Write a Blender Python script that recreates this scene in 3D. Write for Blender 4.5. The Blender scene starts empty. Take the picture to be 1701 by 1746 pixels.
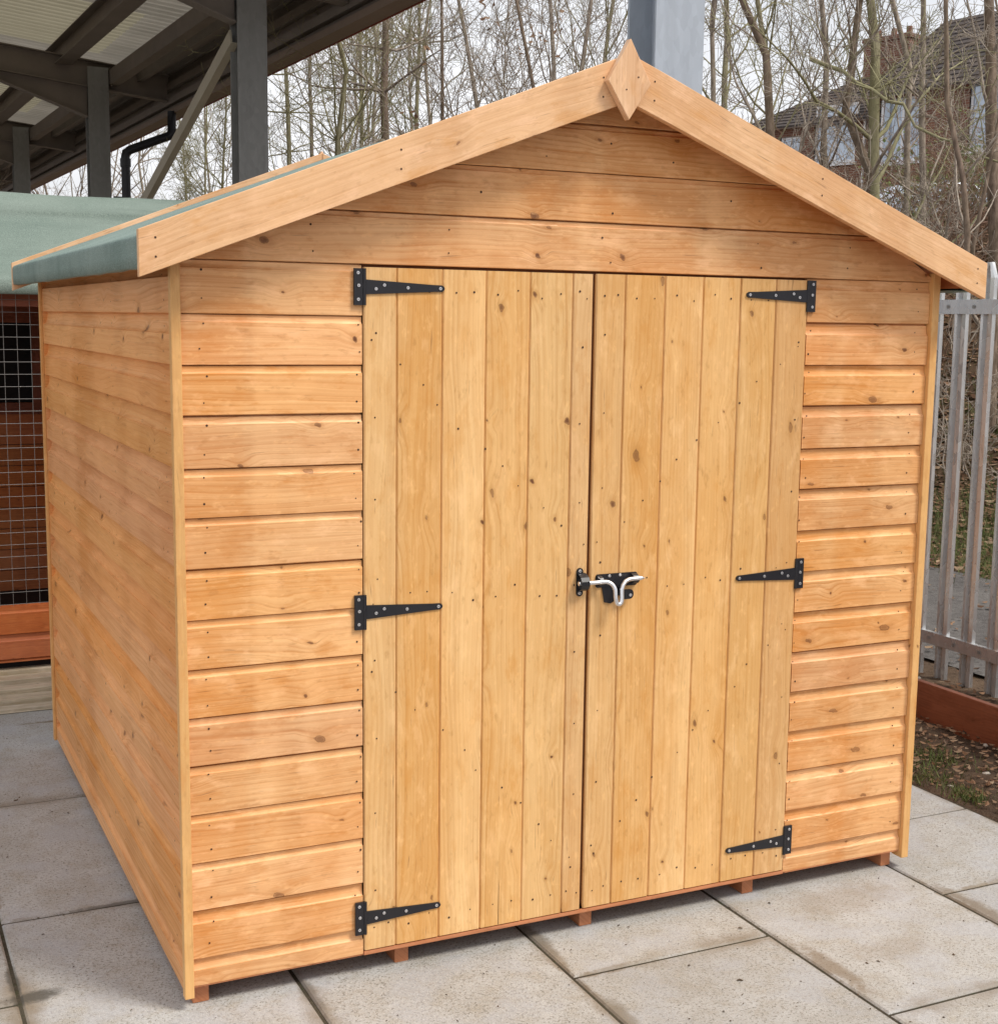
import bpy, math, random
import numpy as np
from mathutils import Vector, Matrix
rad = math.radians
random.seed(7)
SC = bpy.context.scene
COL = SC.collection

# ------------------------------------------------------------------ camera
CX, CY, F = 887.84, 888.48, 2365.95          # principal point and focal length in photo pixels (1701 x 1746)
YAW, PITCH, ROLL = 0.4532, -0.1445, 0.0149
CAM = Vector((-0.635, -3.011, 1.5781))
fwd = Vector((math.cos(PITCH)*math.sin(YAW), math.cos(PITCH)*math.cos(YAW), math.sin(PITCH)))
rt0 = Vector((math.cos(YAW), -math.sin(YAW), 0)); up0 = rt0.cross(fwd)
RT = rt0*math.cos(ROLL) + up0*math.sin(ROLL)
UP = -rt0*math.sin(ROLL) + up0*math.cos(ROLL)
cd = bpy.data.cameras.new('camera'); cam = bpy.data.objects.new('camera', cd); COL.objects.link(cam)
m = Matrix((RT, UP, -fwd)).transposed().to_4x4(); m.translation = CAM
cam.matrix_world = m
cd.sensor_fit = 'VERTICAL'; cd.sensor_height = 36; cd.sensor_width = 36
cd.lens = F/1746*36
cd.shift_x = -(CX-850.5)/1746; cd.shift_y = (CY-873)/1746
cd.clip_start = 0.05; cd.clip_end = 2000
SC.camera = cam
SC.render.resolution_x = 997; SC.render.resolution_y = 1024

# ------------------------------------------------------------------ light
SUN_AZ = rad(136)      # clockwise from +y: sun stands in front of the shed, to the right
SUN_EL = rad(53)
w = bpy.data.worlds.new('World'); SC.world = w; w.use_nodes = True
nt = w.node_tree; nt.nodes.clear()
o_ = nt.nodes.new('ShaderNodeOutputWorld'); bg = nt.nodes.new('ShaderNodeBackground')
sky = nt.nodes.new('ShaderNodeTexSky'); sky.sky_type = 'NISHITA'; sky.sun_disc = False
sky.sun_elevation = SUN_EL; sky.sun_rotation = SUN_AZ; sky.air_density = 1.2; sky.dust_density = 3
tc = nt.nodes.new('ShaderNodeTexCoord'); mp = nt.nodes.new('ShaderNodeMapping'); mp.inputs['Scale'].default_value = (1, 1, 3)
nz = nt.nodes.new('ShaderNodeTexNoise'); nz.inputs['Scale'].default_value = 2.2; nz.inputs['Detail'].default_value = 6
rp = nt.nodes.new('ShaderNodeMapRange'); rp.inputs[1].default_value = .34; rp.inputs[2].default_value = .58
rp.inputs[3].default_value = .72; rp.inputs[4].default_value = 1.0
mx = nt.nodes.new('ShaderNodeMix'); mx.data_type = 'RGBA'; mx.inputs[7].default_value = (13.6, 13.7, 14.2, 1)
L = nt.links.new
L(tc.outputs['Generated'], mp.inputs[0]); L(mp.outputs[0], nz.inputs[0]); L(nz.outputs[0], rp.inputs[0])
L(rp.outputs[0], mx.inputs[0]); L(sky.outputs[0], mx.inputs[6]); L(mx.outputs[2], bg.inputs[0]); L(bg.outputs[0], o_.inputs[0])
bg.inputs[1].default_value = 0.08
sd = bpy.data.lights.new('sun', 'SUN'); sd.energy = 3.3; sd.angle = rad(16); sd.color = (1, .95, .87)
so = bpy.data.objects.new('sun', sd); COL.objects.link(so)
sdir = Vector((math.sin(SUN_AZ)*math.cos(SUN_EL), math.cos(SUN_AZ)*math.cos(SUN_EL), math.sin(SUN_EL)))
so.rotation_euler = sdir.to_track_quat('Z', 'Y').to_euler(); so.location = sdir*30
SC.view_settings.view_transform = 'Standard'; SC.view_settings.look = 'None'
SC.view_settings.exposure = 0.02; SC.view_settings.gamma = 1

# ------------------------------------------------------------------ helpers
def ray(px, py): return fwd + RT*((px-CX)/F) - UP*((py-CY)/F)
def dep(px, py, d): return CAM + ray(px, py)*d
def on(px, py, ax, val):
    v = ray(px, py); return CAM + v*((val-CAM[ax])/v[ax])

def tag(o, label=None, cat=None, group=None, kind=None):
    if label: o['label'] = label
    if cat: o['category'] = cat
    if group: o['group'] = group
    if kind: o['kind'] = kind
    return o
def empty(name, loc, label, cat, group=None):
    o = bpy.data.objects.new(name, None); COL.objects.link(o); o.location = loc; o.empty_display_size = .2
    tag(o, label, cat, group); return o

class MB:
    """collects faces with uv and material slot, then links ONE mesh object (world coordinates in, local out)"""
    def __init__(s): s.v = []; s.f = []; s.uv = []; s.mi = []; s.sm = []
    def face(s, pts, uvs=None, mi=0, smooth=False):
        b = len(s.v); s.v += [tuple(p) for p in pts]; s.f.append(tuple(range(b, b+len(pts))))
        s.uv += uvs if uvs else [(p[0], p[1]) for p in pts]; s.mi.append(mi); s.sm.append(smooth)
    def mesh(s, verts, faces, uvf=None, mi=0, smooth=False):
        """shared vertices; uvf(face vertex coordinate, face) -> uv"""
        b = len(s.v); s.v += [tuple(p) for p in verts]
        for fc in faces:
            s.f.append(tuple(b+i for i in fc))
            for i in fc: s.uv.append(uvf(verts[i]) if uvf else (verts[i][0], verts[i][1]))
            s.mi.append(mi); s.sm.append(smooth)
    def box(s, x0, x1, y0, y1, z0, z1, grain='x', mi=0, rot=None):
        ou, ov = random.uniform(0, 40), random.uniform(0, 40)
        V = [(x, y, z) for x in (x0, x1) for y in (y0, y1) for z in (z0, z1)]
        Fs = [(0, 1, 3, 2), (4, 6, 7, 5), (0, 4, 5, 1), (2, 3, 7, 6), (0, 2, 6, 4), (1, 5, 7, 3)]
        ax = 'xyz'.index(grain); oth = [i for i in range(3) if i != ax]
        def uvf(p): return (p[ax]+ou, p[oth[0]]*.97+p[oth[1]]+ov)
        if rot is not None:
            uvs = {i: uvf(V[i]) for i in range(8)}
            W = [rot @ Vector(p) for p in V]; b = len(s.v); s.v += [tuple(p) for p in W]
            for fc in Fs:
                s.f.append(tuple(b+i for i in fc)); s.uv += [uvs[i] for i in fc]; s.mi.append(mi); s.sm.append(False)
            return
        s.mesh(V, Fs, uvf, mi)
    def cyl(s, p0, p1, r0, r1=None, n=12, mi=0, cap=True, smooth=True):
        p0 = Vector(p0); p1 = Vector(p1); r1 = r0 if r1 is None else r1
        d = (p1-p0).normalized(); a = d.orthogonal().normalized(); b = d.cross(a)
        V = [];
        for p, r in ((p0, r0), (p1, r1)):
            for k in range(n):
                t = 2*math.pi*k/n; V.append(p+a*math.cos(t)*r+b*math.sin(t)*r)
        Fs = [(k, (k+1) % n, n+(k+1) % n, n+k) for k in range(n)]
        s.mesh(V, Fs, None, mi, smooth)
        if cap: s.face(V[:n][::-1], None, mi); s.face(V[n:], None, mi)
    def tube(s, pts, rs, n=6, mi=0, smooth=True, cap=False):
        pts = [Vector(p) for p in pts]; V = []; a = None
        for i, p in enumerate(pts):
            t = (pts[min(i+1, len(pts)-1)]-pts[max(i-1, 0)]).normalized()
            if a is None: a = t.orthogonal().normalized()
            else:
                a = a-t*a.dot(t)
                a = a.normalized() if a.length > 1e-6 else t.orthogonal().normalized()
            b = t.cross(a); r = rs[i] if hasattr(rs, '__len__') else rs
            for k in range(n):
                q = 2*math.pi*k/n; V.append(p+(a*math.cos(q)+b*math.sin(q))*r)
        Fs = [(i*n+k, i*n+(k+1) % n, (i+1)*n+(k+1) % n, (i+1)*n+k) for i in range(len(pts)-1) for k in range(n)]
        s.mesh(V, Fs, None, mi, smooth)
        if cap: s.face(V[:n][::-1], None, mi); s.face(V[-n:], None, mi)
    def disc(s, c, nrm, r, n=10, mi=0, h=.0):
        c = Vector(c); nrm = Vector(nrm).normalized(); a = nrm.orthogonal().normalized(); b = nrm.cross(a)
        P = [c+nrm*h+(a*math.cos(2*math.pi*k/n)+b*math.sin(2*math.pi*k/n))*r for k in range(n)]
        s.face(P, None, mi)
    def build(s, name, mats, parent=None, bevel=0, seg=2):
        me = bpy.data.meshes.new(name)
        off = Vector(parent_loc(parent)) if parent is not None else Vector((0, 0, 0))
        V = np.array(s.v, dtype=np.float64)-np.array(off)
        me.from_pydata(V.tolist(), [], s.f)
        ul = me.uv_layers.new(name='UVMap'); ul.data.foreach_set('uv', np.array(s.uv, dtype=np.float32).ravel())
        me.polygons.foreach_set('material_index', np.array(s.mi, dtype=np.int32))
        me.polygons.foreach_set('use_smooth', np.array(s.sm, dtype=bool))
        for m_ in (mats if isinstance(mats, (list, tuple)) else [mats]): me.materials.append(m_)
        me.update()
        ob = bpy.data.objects.new(name, me); COL.objects.link(ob)
        if parent is not None: ob.parent = parent
        if bevel:
            b = ob.modifiers.new('bevel', 'BEVEL'); b.width = bevel; b.segments = seg; b.limit_method = 'ANGLE'; b.angle_limit = rad(35)
        return ob
def parent_loc(p):
    v = Vector((0, 0, 0))
    while p is not None: v = v+p.location; p = p.parent
    return v

# ------------------------------------------------------------------ materials
class NT:
    def __init__(s, name):
        s.m = bpy.data.materials.new(name); s.m.use_nodes = True; s.t = s.m.node_tree; s.t.nodes.clear()
        s.out = s.t.nodes.new('ShaderNodeOutputMaterial'); s.b = s.t.nodes.new('ShaderNodeBsdfPrincipled')
        s.L(s.b.outputs[0], s.out.inputs[0])
    def L(s, a, b): s.t.links.new(a, b)
    def n(s, typ, **k):
        x = s.t.nodes.new('ShaderNode'+typ)
        for a, b in k.items(): setattr(x, a, b)
        return x
    def put(s, sock, v):
        if hasattr(v, 'is_output'): s.L(v, sock)
        else: sock.default_value = v
    def math(s, op, a, b=None, c=None, clamp=False):
        x = s.n('Math', operation=op, use_clamp=clamp); s.put(x.inputs[0], a)
        if b is not None: s.put(x.inputs[1], b)
        if c is not None: s.put(x.inputs[2], c)
        return x.outputs[0]
    def vmath(s, op, a, b=None):
        x = s.n('VectorMath', operation=op); s.put(x.inputs[0], a)
        if b is not None: s.put(x.inputs[1], b)
        return x
    def rng(s, v, a, b, c=0., d=1., smooth=False):
        x = s.n('MapRange'); x.interpolation_type = 'SMOOTHSTEP' if smooth else 'LINEAR'
        s.put(x.inputs[0], v)
        for i, q in enumerate((a, b, c, d)): s.put(x.inputs[i+1], q)
        return x.outputs[0]
    def mix(s, f, a, b, mode='MIX'):
        x = s.n('Mix', data_type='RGBA', blend_type=mode); s.put(x.inputs[0], f)
        s.put(x.inputs[6], a if not isinstance(a, tuple) else (*a, 1) if len(a) == 3 else a)
        s.put(x.inputs[7], b if not isinstance(b, tuple) else (*b, 1) if len(b) == 3 else b)
        return x.outputs[2]
    def noise(s, vec, scale=1, detail=3, rough=.5, dist=0):
        x = s.n('TexNoise'); s.put(x.inputs['Vector'], vec); x.inputs['Scale'].default_value = scale
        x.inputs['Detail'].default_value = detail; x.inputs['Roughness'].default_value = rough; x.inputs['Distortion'].default_value = dist
        return x.outputs[0]
    def comb(s, x, y, z=0.):
        c = s.n('CombineXYZ'); s.put(c.inputs[0], x); s.put(c.inputs[1], y); s.put(c.inputs[2], z); return c.outputs[0]
    def bump(s, h, strength=.3, dist=.002):
        x = s.n('Bump'); x.inputs['Strength'].default_value = strength; x.inputs['Distance'].default_value = dist
        s.L(h, x.inputs['Height']); s.L(x.outputs[0], s.b.inputs['Normal'])
    def scale(s, vec, sc):
        x = s.n('Mapping'); s.put(x.inputs[0], vec); x.inputs['Scale'].default_value = sc; return x.outputs[0]
    def fin(s, col, rough=.6, metal=0., spec=.4):
        s.put(s.b.inputs['Base Color'], col if not isinstance(col, tuple) else (*col, 1)); s.put(s.b.inputs['Roughness'], rough)
        s.b.inputs['Metallic'].default_value = metal; s.b.inputs['Specular IOR Level'].default_value = spec
        return s.m
def obj_coord(t): return t.n('TexCoord').outputs['Object']
def gen_pos(t): return t.n('NewGeometry').outputs['Position']

def wood(name, light, dark, stain, knot=(.13, .045, .018), knots=.45, contrast=.55, blotch=.6, rough=.44, vary=.13, el=1.0, mot=1.0):
    t = NT(name)
    uvn = t.n('UVMap'); sp = t.n('SeparateXYZ'); t.L(uvn.outputs[0], sp.inputs[0]); u, v = sp.outputs[0], sp.outputs[1]
    isl = t.n('NewGeometry').outputs['Random Per Island']
    # knots: sparse, round in metres
    U, V = .23, .085
    wu = t.math('MULTIPLY', t.math('SUBTRACT', t.noise(t.comb(t.math('MULTIPLY', u, 34), t.math('MULTIPLY', v, 34), 3.), 1, 2), .5), .016)
    wv = t.math('MULTIPLY', t.math('SUBTRACT', t.noise(t.comb(t.math('MULTIPLY', u, 34), t.math('MULTIPLY', v, 34), 8.), 1, 2), .5), .012)
    K = t.comb(t.math('DIVIDE', t.math('ADD', t.math('ADD', u, wu), t.math('MULTIPLY', v, .35)), U), t.math('DIVIDE', t.math('ADD', v, wv), V))
    vo = t.n('TexVoronoi', voronoi_dimensions='2D', feature='F1'); t.L(K, vo.inputs['Vector']); vo.inputs['Scale'].default_value = 1
    dv = t.vmath('SUBTRACT', K, vo.outputs['Position']).outputs[0]
    cs = t.n('SeparateColor'); t.L(vo.outputs['Color'], cs.inputs[0])
    dv = t.vmath('MULTIPLY', dv, t.comb(t.rng(cs.outputs[2], 0, 1, U*.42, U*.95), V, 0.)).outputs[0]
    d = t.vmath('LENGTH', dv).outputs['Value']
    has = t.math('GREATER_THAN', cs.outputs[0], 1-knots)
    size = t.rng(t.math('POWER', cs.outputs[1], 2.5), 0, 1, .0020, .0082)
    wob = t.math('MULTIPLY', t.math('SUBTRACT', t.noise(t.scale(t.comb(u, v), (90, 90, 1)), 1, 2), .5), .006)
    dk = t.math('ADD', d, wob)
    core = t.math('MULTIPLY', t.rng(t.math('DIVIDE', dk, size), .55, 1.15, 1, 0, True), has)
    halo = t.math('MULTIPLY', t.rng(t.math('DIVIDE', dk, size), .8, 3.6, 1, 0, True), has)
    defl = t.math('MULTIPLY', t.rng(d, .0, .045, .016, 0, True), has)
    ring = t.math('MULTIPLY', t.math('SINE', t.math('MULTIPLY', dk, 2400)), t.math('MULTIPLY', halo, .12))
    # grain
    lw = t.math('MULTIPLY', t.math('SUBTRACT', t.noise(t.comb(t.math('MULTIPLY', u, 1.3), t.math('MULTIPLY', v, 5), t.math('MULTIPLY', isl, 30)), 1, 2), .5), .075)
    h = t.math('ADD', t.math('ADD', v, defl), lw)
    g1 = t.noise(t.comb(t.math('MULTIPLY', u, .9), t.math('MULTIPLY', h, 110), t.math('MULTIPLY', isl, 17)), 1, 3, .6)
    g2 = t.noise(t.comb(t.math('MULTIPLY', u, 6), t.math('MULTIPLY', h, 280)), 1, 2, .6)
    ln = t.math('SINE', t.math('ADD', t.math('MULTIPLY', h, 520), t.math('MULTIPLY', g1, 9)))
    ln = t.rng(ln, .35, 1, 0, 1, True)
    g = t.math('ADD', t.rng(g1, .35, .68), t.math('MULTIPLY', ln, .5))
    g = t.math('ADD', g, t.math('MULTIPLY', t.math('SUBTRACT', g2, .5), 1.1))
    c = t.mix(t.math('MULTIPLY', g, contrast, clamp=True), light, dark)
    bl = t.noise(t.comb(t.math('MULTIPLY', u, 3.2*el), t.math('MULTIPLY', v, 9), t.math('MULTIPLY', isl, 9)), 1, 4, .6)
    c = t.mix(t.math('MULTIPLY', t.rng(bl, .45, .75), blotch), c, stain)
    pl = t.noise(t.comb(t.math('MULTIPLY', u, 6*el), t.math('MULTIPLY', v, 14), t.math('ADD', isl, 4)), 1, 3, .6)
    c = t.mix(t.math('MULTIPLY', t.rng(pl, .52, .78), .5), c, tuple(min(1, q*1.22) for q in light))
    pos = gen_pos(t)
    bd = t.noise(t.scale(pos, (4.2, 1.6, .12)), 1, 2, .5)
    c = t.mix(t.math('MULTIPLY', t.rng(bd, .5, .55), .32), c, tuple(min(1, q*1.16) for q in light))
    c = t.mix(t.math('MULTIPLY', t.rng(bd, .48, .43), .32), c, stain)
    pt = t.noise(t.comb(t.math('MULTIPLY', u, 9*el), t.math('MULTIPLY', v, 22), t.math('ADD', t.math('MULTIPLY', isl, 9), 2)), 1, 4, .65)
    c = t.mix(t.math('MULTIPLY', t.rng(pt, .55, .68), .5*mot), c, (light[0]*1.2, light[1]*1.22, light[2]*1.35))
    c = t.mix(t.math('MULTIPLY', t.rng(pt, .45, .32), .55*mot), c, (dark[0]*1.12, dark[1]*1.05, dark[2]*.8))
    dr = t.noise(t.scale(pos, (5, 5*el*el, 1.1)), 1, 3, .55)
    c = t.mix(t.math('MULTIPLY', t.rng(dr, .5, .72), .7*blotch), c, tuple(q*.93 for q in stain))
    # board to board tone
    hs = t.n('HueSaturation'); t.L(c, hs.inputs['Color'])
    t.L(t.rng(isl, 0, 1, .4975, .5025), hs.inputs['Hue'])
    t.L(t.rng(t.math('FRACT', t.math('MULTIPLY', isl, 7.31)), 0, 1, 1-vary/2, 1+vary/2), hs.inputs['Value'])
    t.L(t.rng(t.math('FRACT', t.math('MULTIPLY', isl, 3.77)), 0, 1, .95, 1.04), hs.inputs['Saturation'])
    c = hs.outputs[0]
    c = t.mix(t.math('MULTIPLY', halo, .35), c, tuple(q*.75 for q in stain))
    c = t.mix(t.math('ABSOLUTE', ring), c, knot)
    c = t.mix(t.math('MULTIPLY', core, t.rng(cs.outputs[2], 0, 1, .45, .95)), c, knot)
    rim = t.math('MULTIPLY', t.rng(t.math('ABSOLUTE', t.math('SUBTRACT', t.math('DIVIDE', dk, size), 1.0)), .0, .28, 1, 0, True), has)
    c = t.mix(t.math('MULTIPLY', rim, .65), c, knot)
    st = t.noise(t.comb(t.math('MULTIPLY', u, 11), t.math('MULTIPLY', h, 190), t.math('MULTIPLY', isl, 5)), 1, 2, .5)
    c = t.mix(t.math('MULTIPLY', t.rng(st, .68, .78), .45), c, knot)
    mk = t.noise(t.comb(t.math('MULTIPLY', u, 26*el), t.math('MULTIPLY', v, 60), t.math('MULTIPLY', isl, 3)), 1, 3, .6)
    c = t.mix(t.math('MULTIPLY', t.rng(mk, .60, .74), .35), c, tuple(q*.6 for q in stain))
    c = t.mix(t.math('MULTIPLY', t.rng(mk, .40, .28), .30), c, tuple(min(1, q*1.3) for q in light))
    t.bump(t.math('SUBTRACT', t.math('MULTIPLY', g, .5), t.math('MULTIPLY', core, .6)), .35, .0012)
    return t.fin(c, t.rng(g, 0, 1.3, rough-.05, rough+.12), 0, .35)

def plain(name, col, rough=.5, metal=0., spec=.4, var=.15, sc=12, bumpd=0):
    t = NT(name); n = t.noise(gen_pos(t), sc, 4, .6)
    c = t.mix(n, tuple(q*(1-var) for q in col), tuple(min(1, q*(1+var)) for q in col))
    if bumpd: t.bump(t.noise(gen_pos(t), sc*6, 3), .5, bumpd)
    return t.fin(c, t.rng(n, 0, 1, rough-.06, rough+.06), metal, spec)

M = {}
M['clad'] = wood('cladding_pine', (.79, .445, .20), (.53, .215, .062), (.66, .255, .06), contrast=.62, blotch=.55, knots=.5)
M['side'] = wood('side_cladding_pine', (.79, .395, .155), (.50, .185, .05), (.58, .22, .045), contrast=.5, blotch=.6, el=.3, mot=.6)
M['door'] = wood('door_pine', (.75, .46, .195), (.54, .26, .072), (.65, .30, .065), knots=.5, contrast=.5, blotch=.5, vary=.14, mot=.8)
M['barge'] = wood('bargeboard_pine', (.74, .455, .25), (.55, .285, .125), (.60, .30, .13), knots=.5, contrast=.5, blotch=.4, vary=.05)
M['trim'] = wood('trim_pine', (.72, .41, .14), (.54, .25, .07), (.58, .27, .07), knots=.12, contrast=.4, vary=.05)
M['bearer'] = wood('bearer_treated', (.52, .205, .085), (.36, .12, .045), (.42, .14, .045), knots=.2)
M['redwood'] = wood('red_stained_board', (.56, .175, .052), (.38, .095, .028), (.48, .115, .028), knots=.3, blotch=.5)
M['darkred'] = wood('dark_stained_board', (.30, .085, .04), (.17, .045, .02), (.14, .03, .014), knots=.2, blotch=.5)
M['edging'] = wood('edging_board', (.27, .095, .045), (.15, .045, .022), (.2, .06, .025), knots=.15, blotch=.6)
M['deck'] = wood('pale_deck_board', (.58, .50, .37), (.38, .31, .21), (.46, .38, .26), knots=.1, blotch=.5)
M['inner'] = plain('shed_inner_timber', (.20, .075, .03), .7)
M['nail'] = plain('rusty_nail_hole', (.06, .028, .014), .8)
M['black'] = plain('black_japanned_steel', (.012, .012, .016), .38, 0, .5)
M['zinc'] = plain('zinc_plated_steel', (.72, .72, .74), .3, .75, .5, .12, 60)
M['blackpl'] = plain('black_plastic', (.012, .013, .018), .35)

def m_felt(name, c1, c2, sc=1.0):
    t = NT(name); p = gen_pos(t)
    a = t.noise(p, 3*sc, 4, .6); g = t.noise(p, 330, 3, .75); w_ = t.noise(t.scale(p, (1.5, 9, 9)), 1, 3)
    c = t.mix(t.rng(a, .35, .68), c1, c2)
    c = t.mix(t.math('MULTIPLY', t.rng(g, .46, .66), .7), c, tuple(min(1, q*1.6) for q in c2))
    c = t.mix(t.math('MULTIPLY', t.rng(w_, .5, .7), .35), c, tuple(q*.8 for q in c1))
    c = t.mix(t.math('MULTIPLY', t.rng(g, .46, .34), .5), c, tuple(q*.55 for q in c1))
    t.bump(t.math('ADD', t.math('MULTIPLY', g, .2), t.noise(t.scale(p, (3, 14, 14)), 1, 3)), .6, .006)
    return t.fin(c, .75, 0, .25)
M['felt'] = m_felt('green_mineral_felt', (.14, .195, .175), (.21, .265, .24))
M['felt_pale'] = m_felt('pale_green_felt', (.115, .155, .132), (.185, .225, .195), .5)

def m_galv(name, col=(.45, .50, .56), rough=.42, metal=.75):
    t = NT(name); p = gen_pos(t)
    vo = t.n('TexVoronoi'); t.L(t.scale(p, (1, 1, .45)), vo.inputs['Vector']); vo.inputs['Scale'].default_value = 38
    s = t.n('SeparateColor'); t.L(vo.outputs['Color'], s.inputs[0])
    st = t.noise(t.scale(p, (14, 14, .7)), 1, 4, .6)
    c = t.mix(t.math('MULTIPLY', s.outputs[0], .4), tuple(q*.86 for q in col), tuple(min(1, q*1.14) for q in col))
    c = t.mix(t.math('MULTIPLY', t.rng(st, .45, .7), .28), c, tuple(q*.62 for q in col))
    return t.fin(c, t.rng(s.outputs[1], 0, 1, rough-.08, rough+.1), metal, .5)
M['galv'] = m_galv('galvanised_steel', (.72, .73, .73), .24, .65)
M['galvlit'] = m_galv('galvanised_column', (.42, .46, .52), .42, .15)  # lit copy of the column steel, bluish sky light put into the colour
M['galvdark'] = m_galv('shade_and_bolt_grey_steel', (.23, .23, .22), .6, .1)  # shade on the canopy columns is in this darker grey; also fence bolts
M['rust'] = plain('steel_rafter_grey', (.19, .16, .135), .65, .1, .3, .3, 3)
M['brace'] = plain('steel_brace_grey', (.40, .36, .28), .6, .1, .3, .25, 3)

def m_sheet():
    t = NT('roof_sheet_underside'); p = gen_pos(t)
    a = t.noise(t.scale(p, (.35, 1.2, 1)), 1, 4, .6)
    c = t.mix(t.rng(a, .35, .7), (.42, .39, .33), (.55, .51, .44))
    tr = t.n('BsdfTranslucent'); t.L(c, tr.inputs[0]); mixs = t.n('MixShader'); mixs.inputs[0].default_value = .2
    t.fin(c, .6, 0, .3); t.L(t.b.outputs[0], mixs.inputs[1]); t.L(tr.outputs[0], mixs.inputs[2]); t.L(mixs.outputs[0], t.out.inputs[0])
    return t.m
M['sheet'] = m_sheet()
def m_rooflight():
    t = NT('translucent_roof_sheet'); p = gen_pos(t)
    a = t.noise(t.scale(p, (.8, 2, 1)), 1, 4, .6)
    c = t.mix(a, (.34, .31, .22), (.46, .42, .31))
    tr = t.n('BsdfTranslucent'); t.L(c, tr.inputs[0]); mixs = t.n('MixShader'); mixs.inputs[0].default_value = .34
    t.fin(c, .6); t.L(t.b.outputs[0], mixs.inputs[1]); t.L(tr.outputs[0], mixs.inputs[2]); t.L(mixs.outputs[0], t.out.inputs[0])
    return t.m
M['light_panel'] = m_rooflight()
M['edge_red'] = plain('red_eave_trim', (.24, .055, .03), .6, 0, .3, .3, 2)
M['gutter'] = plain('brown_gutter', (.22, .16, .12), .6)

def m_slab():
    t = NT('concrete_slab'); p = gen_pos(t); isl = t.n('NewGeometry').outputs['Random Per Island']
    a = t.noise(p, 2.6, 5, .62, .6); b = t.noise(p, 14, 5, .65); f = t.noise(p, 130, 3, .7); f2 = t.noise(p, 420, 2, .6)
    c = t.mix(t.rng(a, .38, .66), (.41, .40, .385), (.32, .30, .27))
    c = t.mix(t.math('MULTIPLY', t.rng(b, .48, .7), .6), c, (.31, .27, .21))
    c = t.mix(t.math('MULTIPLY', t.rng(b, .5, .28), .4), c, (.47, .455, .43))
    c = t.mix(t.math('MULTIPLY', t.rng(f, .52, .63), .85), c, (.17, .155, .13))
    lv = t.noise(p, 5.5, 3, .5); c = t.mix(t.math('MULTIPLY', t.rng(lv, .5, .62), .5), c, (.36, .36, .375))
    c = t.mix(t.math('MULTIPLY', t.rng(t.noise(p, 55, 3, .7), .5, .72), .45), c, (.27, .24, .20))
    c = t.mix(t.math('MULTIPLY', t.rng(f2, .55, .68), .7), c, (.60, .59, .56))
    # dry-leaf and rust coloured marks, and dark pits
    vo = t.n('TexVoronoi'); t.L(p, vo.inputs['Vector']); vo.inputs['Scale'].default_value = 24
    sc_ = t.n('SeparateColor'); t.L(vo.outputs['Color'], sc_.inputs[0])
    pit = t.math('MULTIPLY', t.rng(t.math('ADD', vo.outputs['Distance'], t.math('MULTIPLY', f, .12)), .09, .15, 1, 0, True), t.math('GREATER_THAN', sc_.outputs[0], .62))
    c = t.mix(t.math('MULTIPLY', pit, .75), c, (.13, .11, .09))
    hs = t.n('HueSaturation'); t.L(c, hs.inputs['Color']); t.L(t.rng(isl, 0, 1, .92, 1.08), hs.inputs['Value'])
    # mud washed along the joints: stronger near slab rims (uv runs 0..1 over each slab)
    uvn = t.n('UVMap'); sp = t.n('SeparateXYZ'); t.L(uvn.outputs[0], sp.inputs[0])
    ed = t.math('MINIMUM', sp.outputs[0], sp.outputs[1])
    ed = t.math('ADD', ed, t.math('MULTIPLY', t.math('SUBTRACT', t.noise(p, 16, 4, .65), .5), .05))
    c = t.mix(t.math('MULTIPLY', t.rng(ed, .0, t.rng(t.noise(p, 2.3, 2), .42, .66, .012, .075), .85, 0, True), t.rng(t.noise(p, 3.1, 3), .40, .62, .12, 1)), hs.outputs[0], (.20, .155, .105))
    # individual damp and mud stains, each with its own ragged outline
    sx = t.n('SeparateXYZ'); t.L(p, sx.inputs[0]); rag = t.math('MULTIPLY', t.math('SUBTRACT', t.noise(p, 18, 5, .7), .5), 1.9)
    for (qx, qy, ax, ay, k, cc) in ((-.31, .21, .085, .035, .85, (.07, .062, .05)), (-.345, .30, .016, .16, .8, (.08, .07, .055)), (1.495, -.44, .035, .17, .75, (.19, .14, .09)),
                                    (2.09, -.30, .03, .16, .75, (.17, .13, .09)), (.90, .0, .026, .12, .75, (.15, .12, .085)), (.90, -.42, .03, .10, .6, (.17, .14, .10)),
                                    (1.78, -.12, .22, .10, .35, (.24, .19, .135)), (1.7, -.42, .16, .07, .3, (.25, .2, .15)), (.28, -.05, .018, .14, .6, (.12, .10, .08)), (-.02, .655, .2, .014, .7, (.1, .085, .07))):
        ex = t.math('DIVIDE', t.math('SUBTRACT', sx.outputs[0], qx), ax); ey = t.math('DIVIDE', t.math('SUBTRACT', sx.outputs[1], qy), ay)
        dd = t.math('ADD', t.math('SQRT', t.math('ADD', t.math('MULTIPLY', ex, ex), t.math('MULTIPLY', ey, ey))), rag)
        c = t.mix(t.rng(dd, .35, 1.15, k, 0, True), c, cc)
    t.bump(t.math('ADD', t.math('MULTIPLY', f, .7), t.math('MULTIPLY', b, .5)), .45, .003)
    return t.fin(c, .85, 0, .25)
M['slab'] = m_slab()
def m_soil(name, c1, c2, c3, s=1):
    t = NT(name); p = gen_pos(t)
    a = t.noise(p, 2.2*s, 5, .65); b = t.noise(p, 30*s, 4, .7); f = t.noise(p, 160*s, 3, .7)
    c = t.mix(t.rng(a, .35, .65), c1, c2); c = t.mix(t.rng(b, .5, .75), c, c3); c = t.mix(t.math('MULTIPLY', t.rng(f, .5, .8), .6), c, tuple(q*1.6 for q in c2))
    t.bump(t.math('ADD', b, t.math('MULTIPLY', f, .5)), .8, .02)
    return t.fin(c, .95, 0, .15)
M['soil'] = m_soil('bare_soil', (.065, .042, .028), (.12, .08, .052), (.035, .022, .014))
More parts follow.
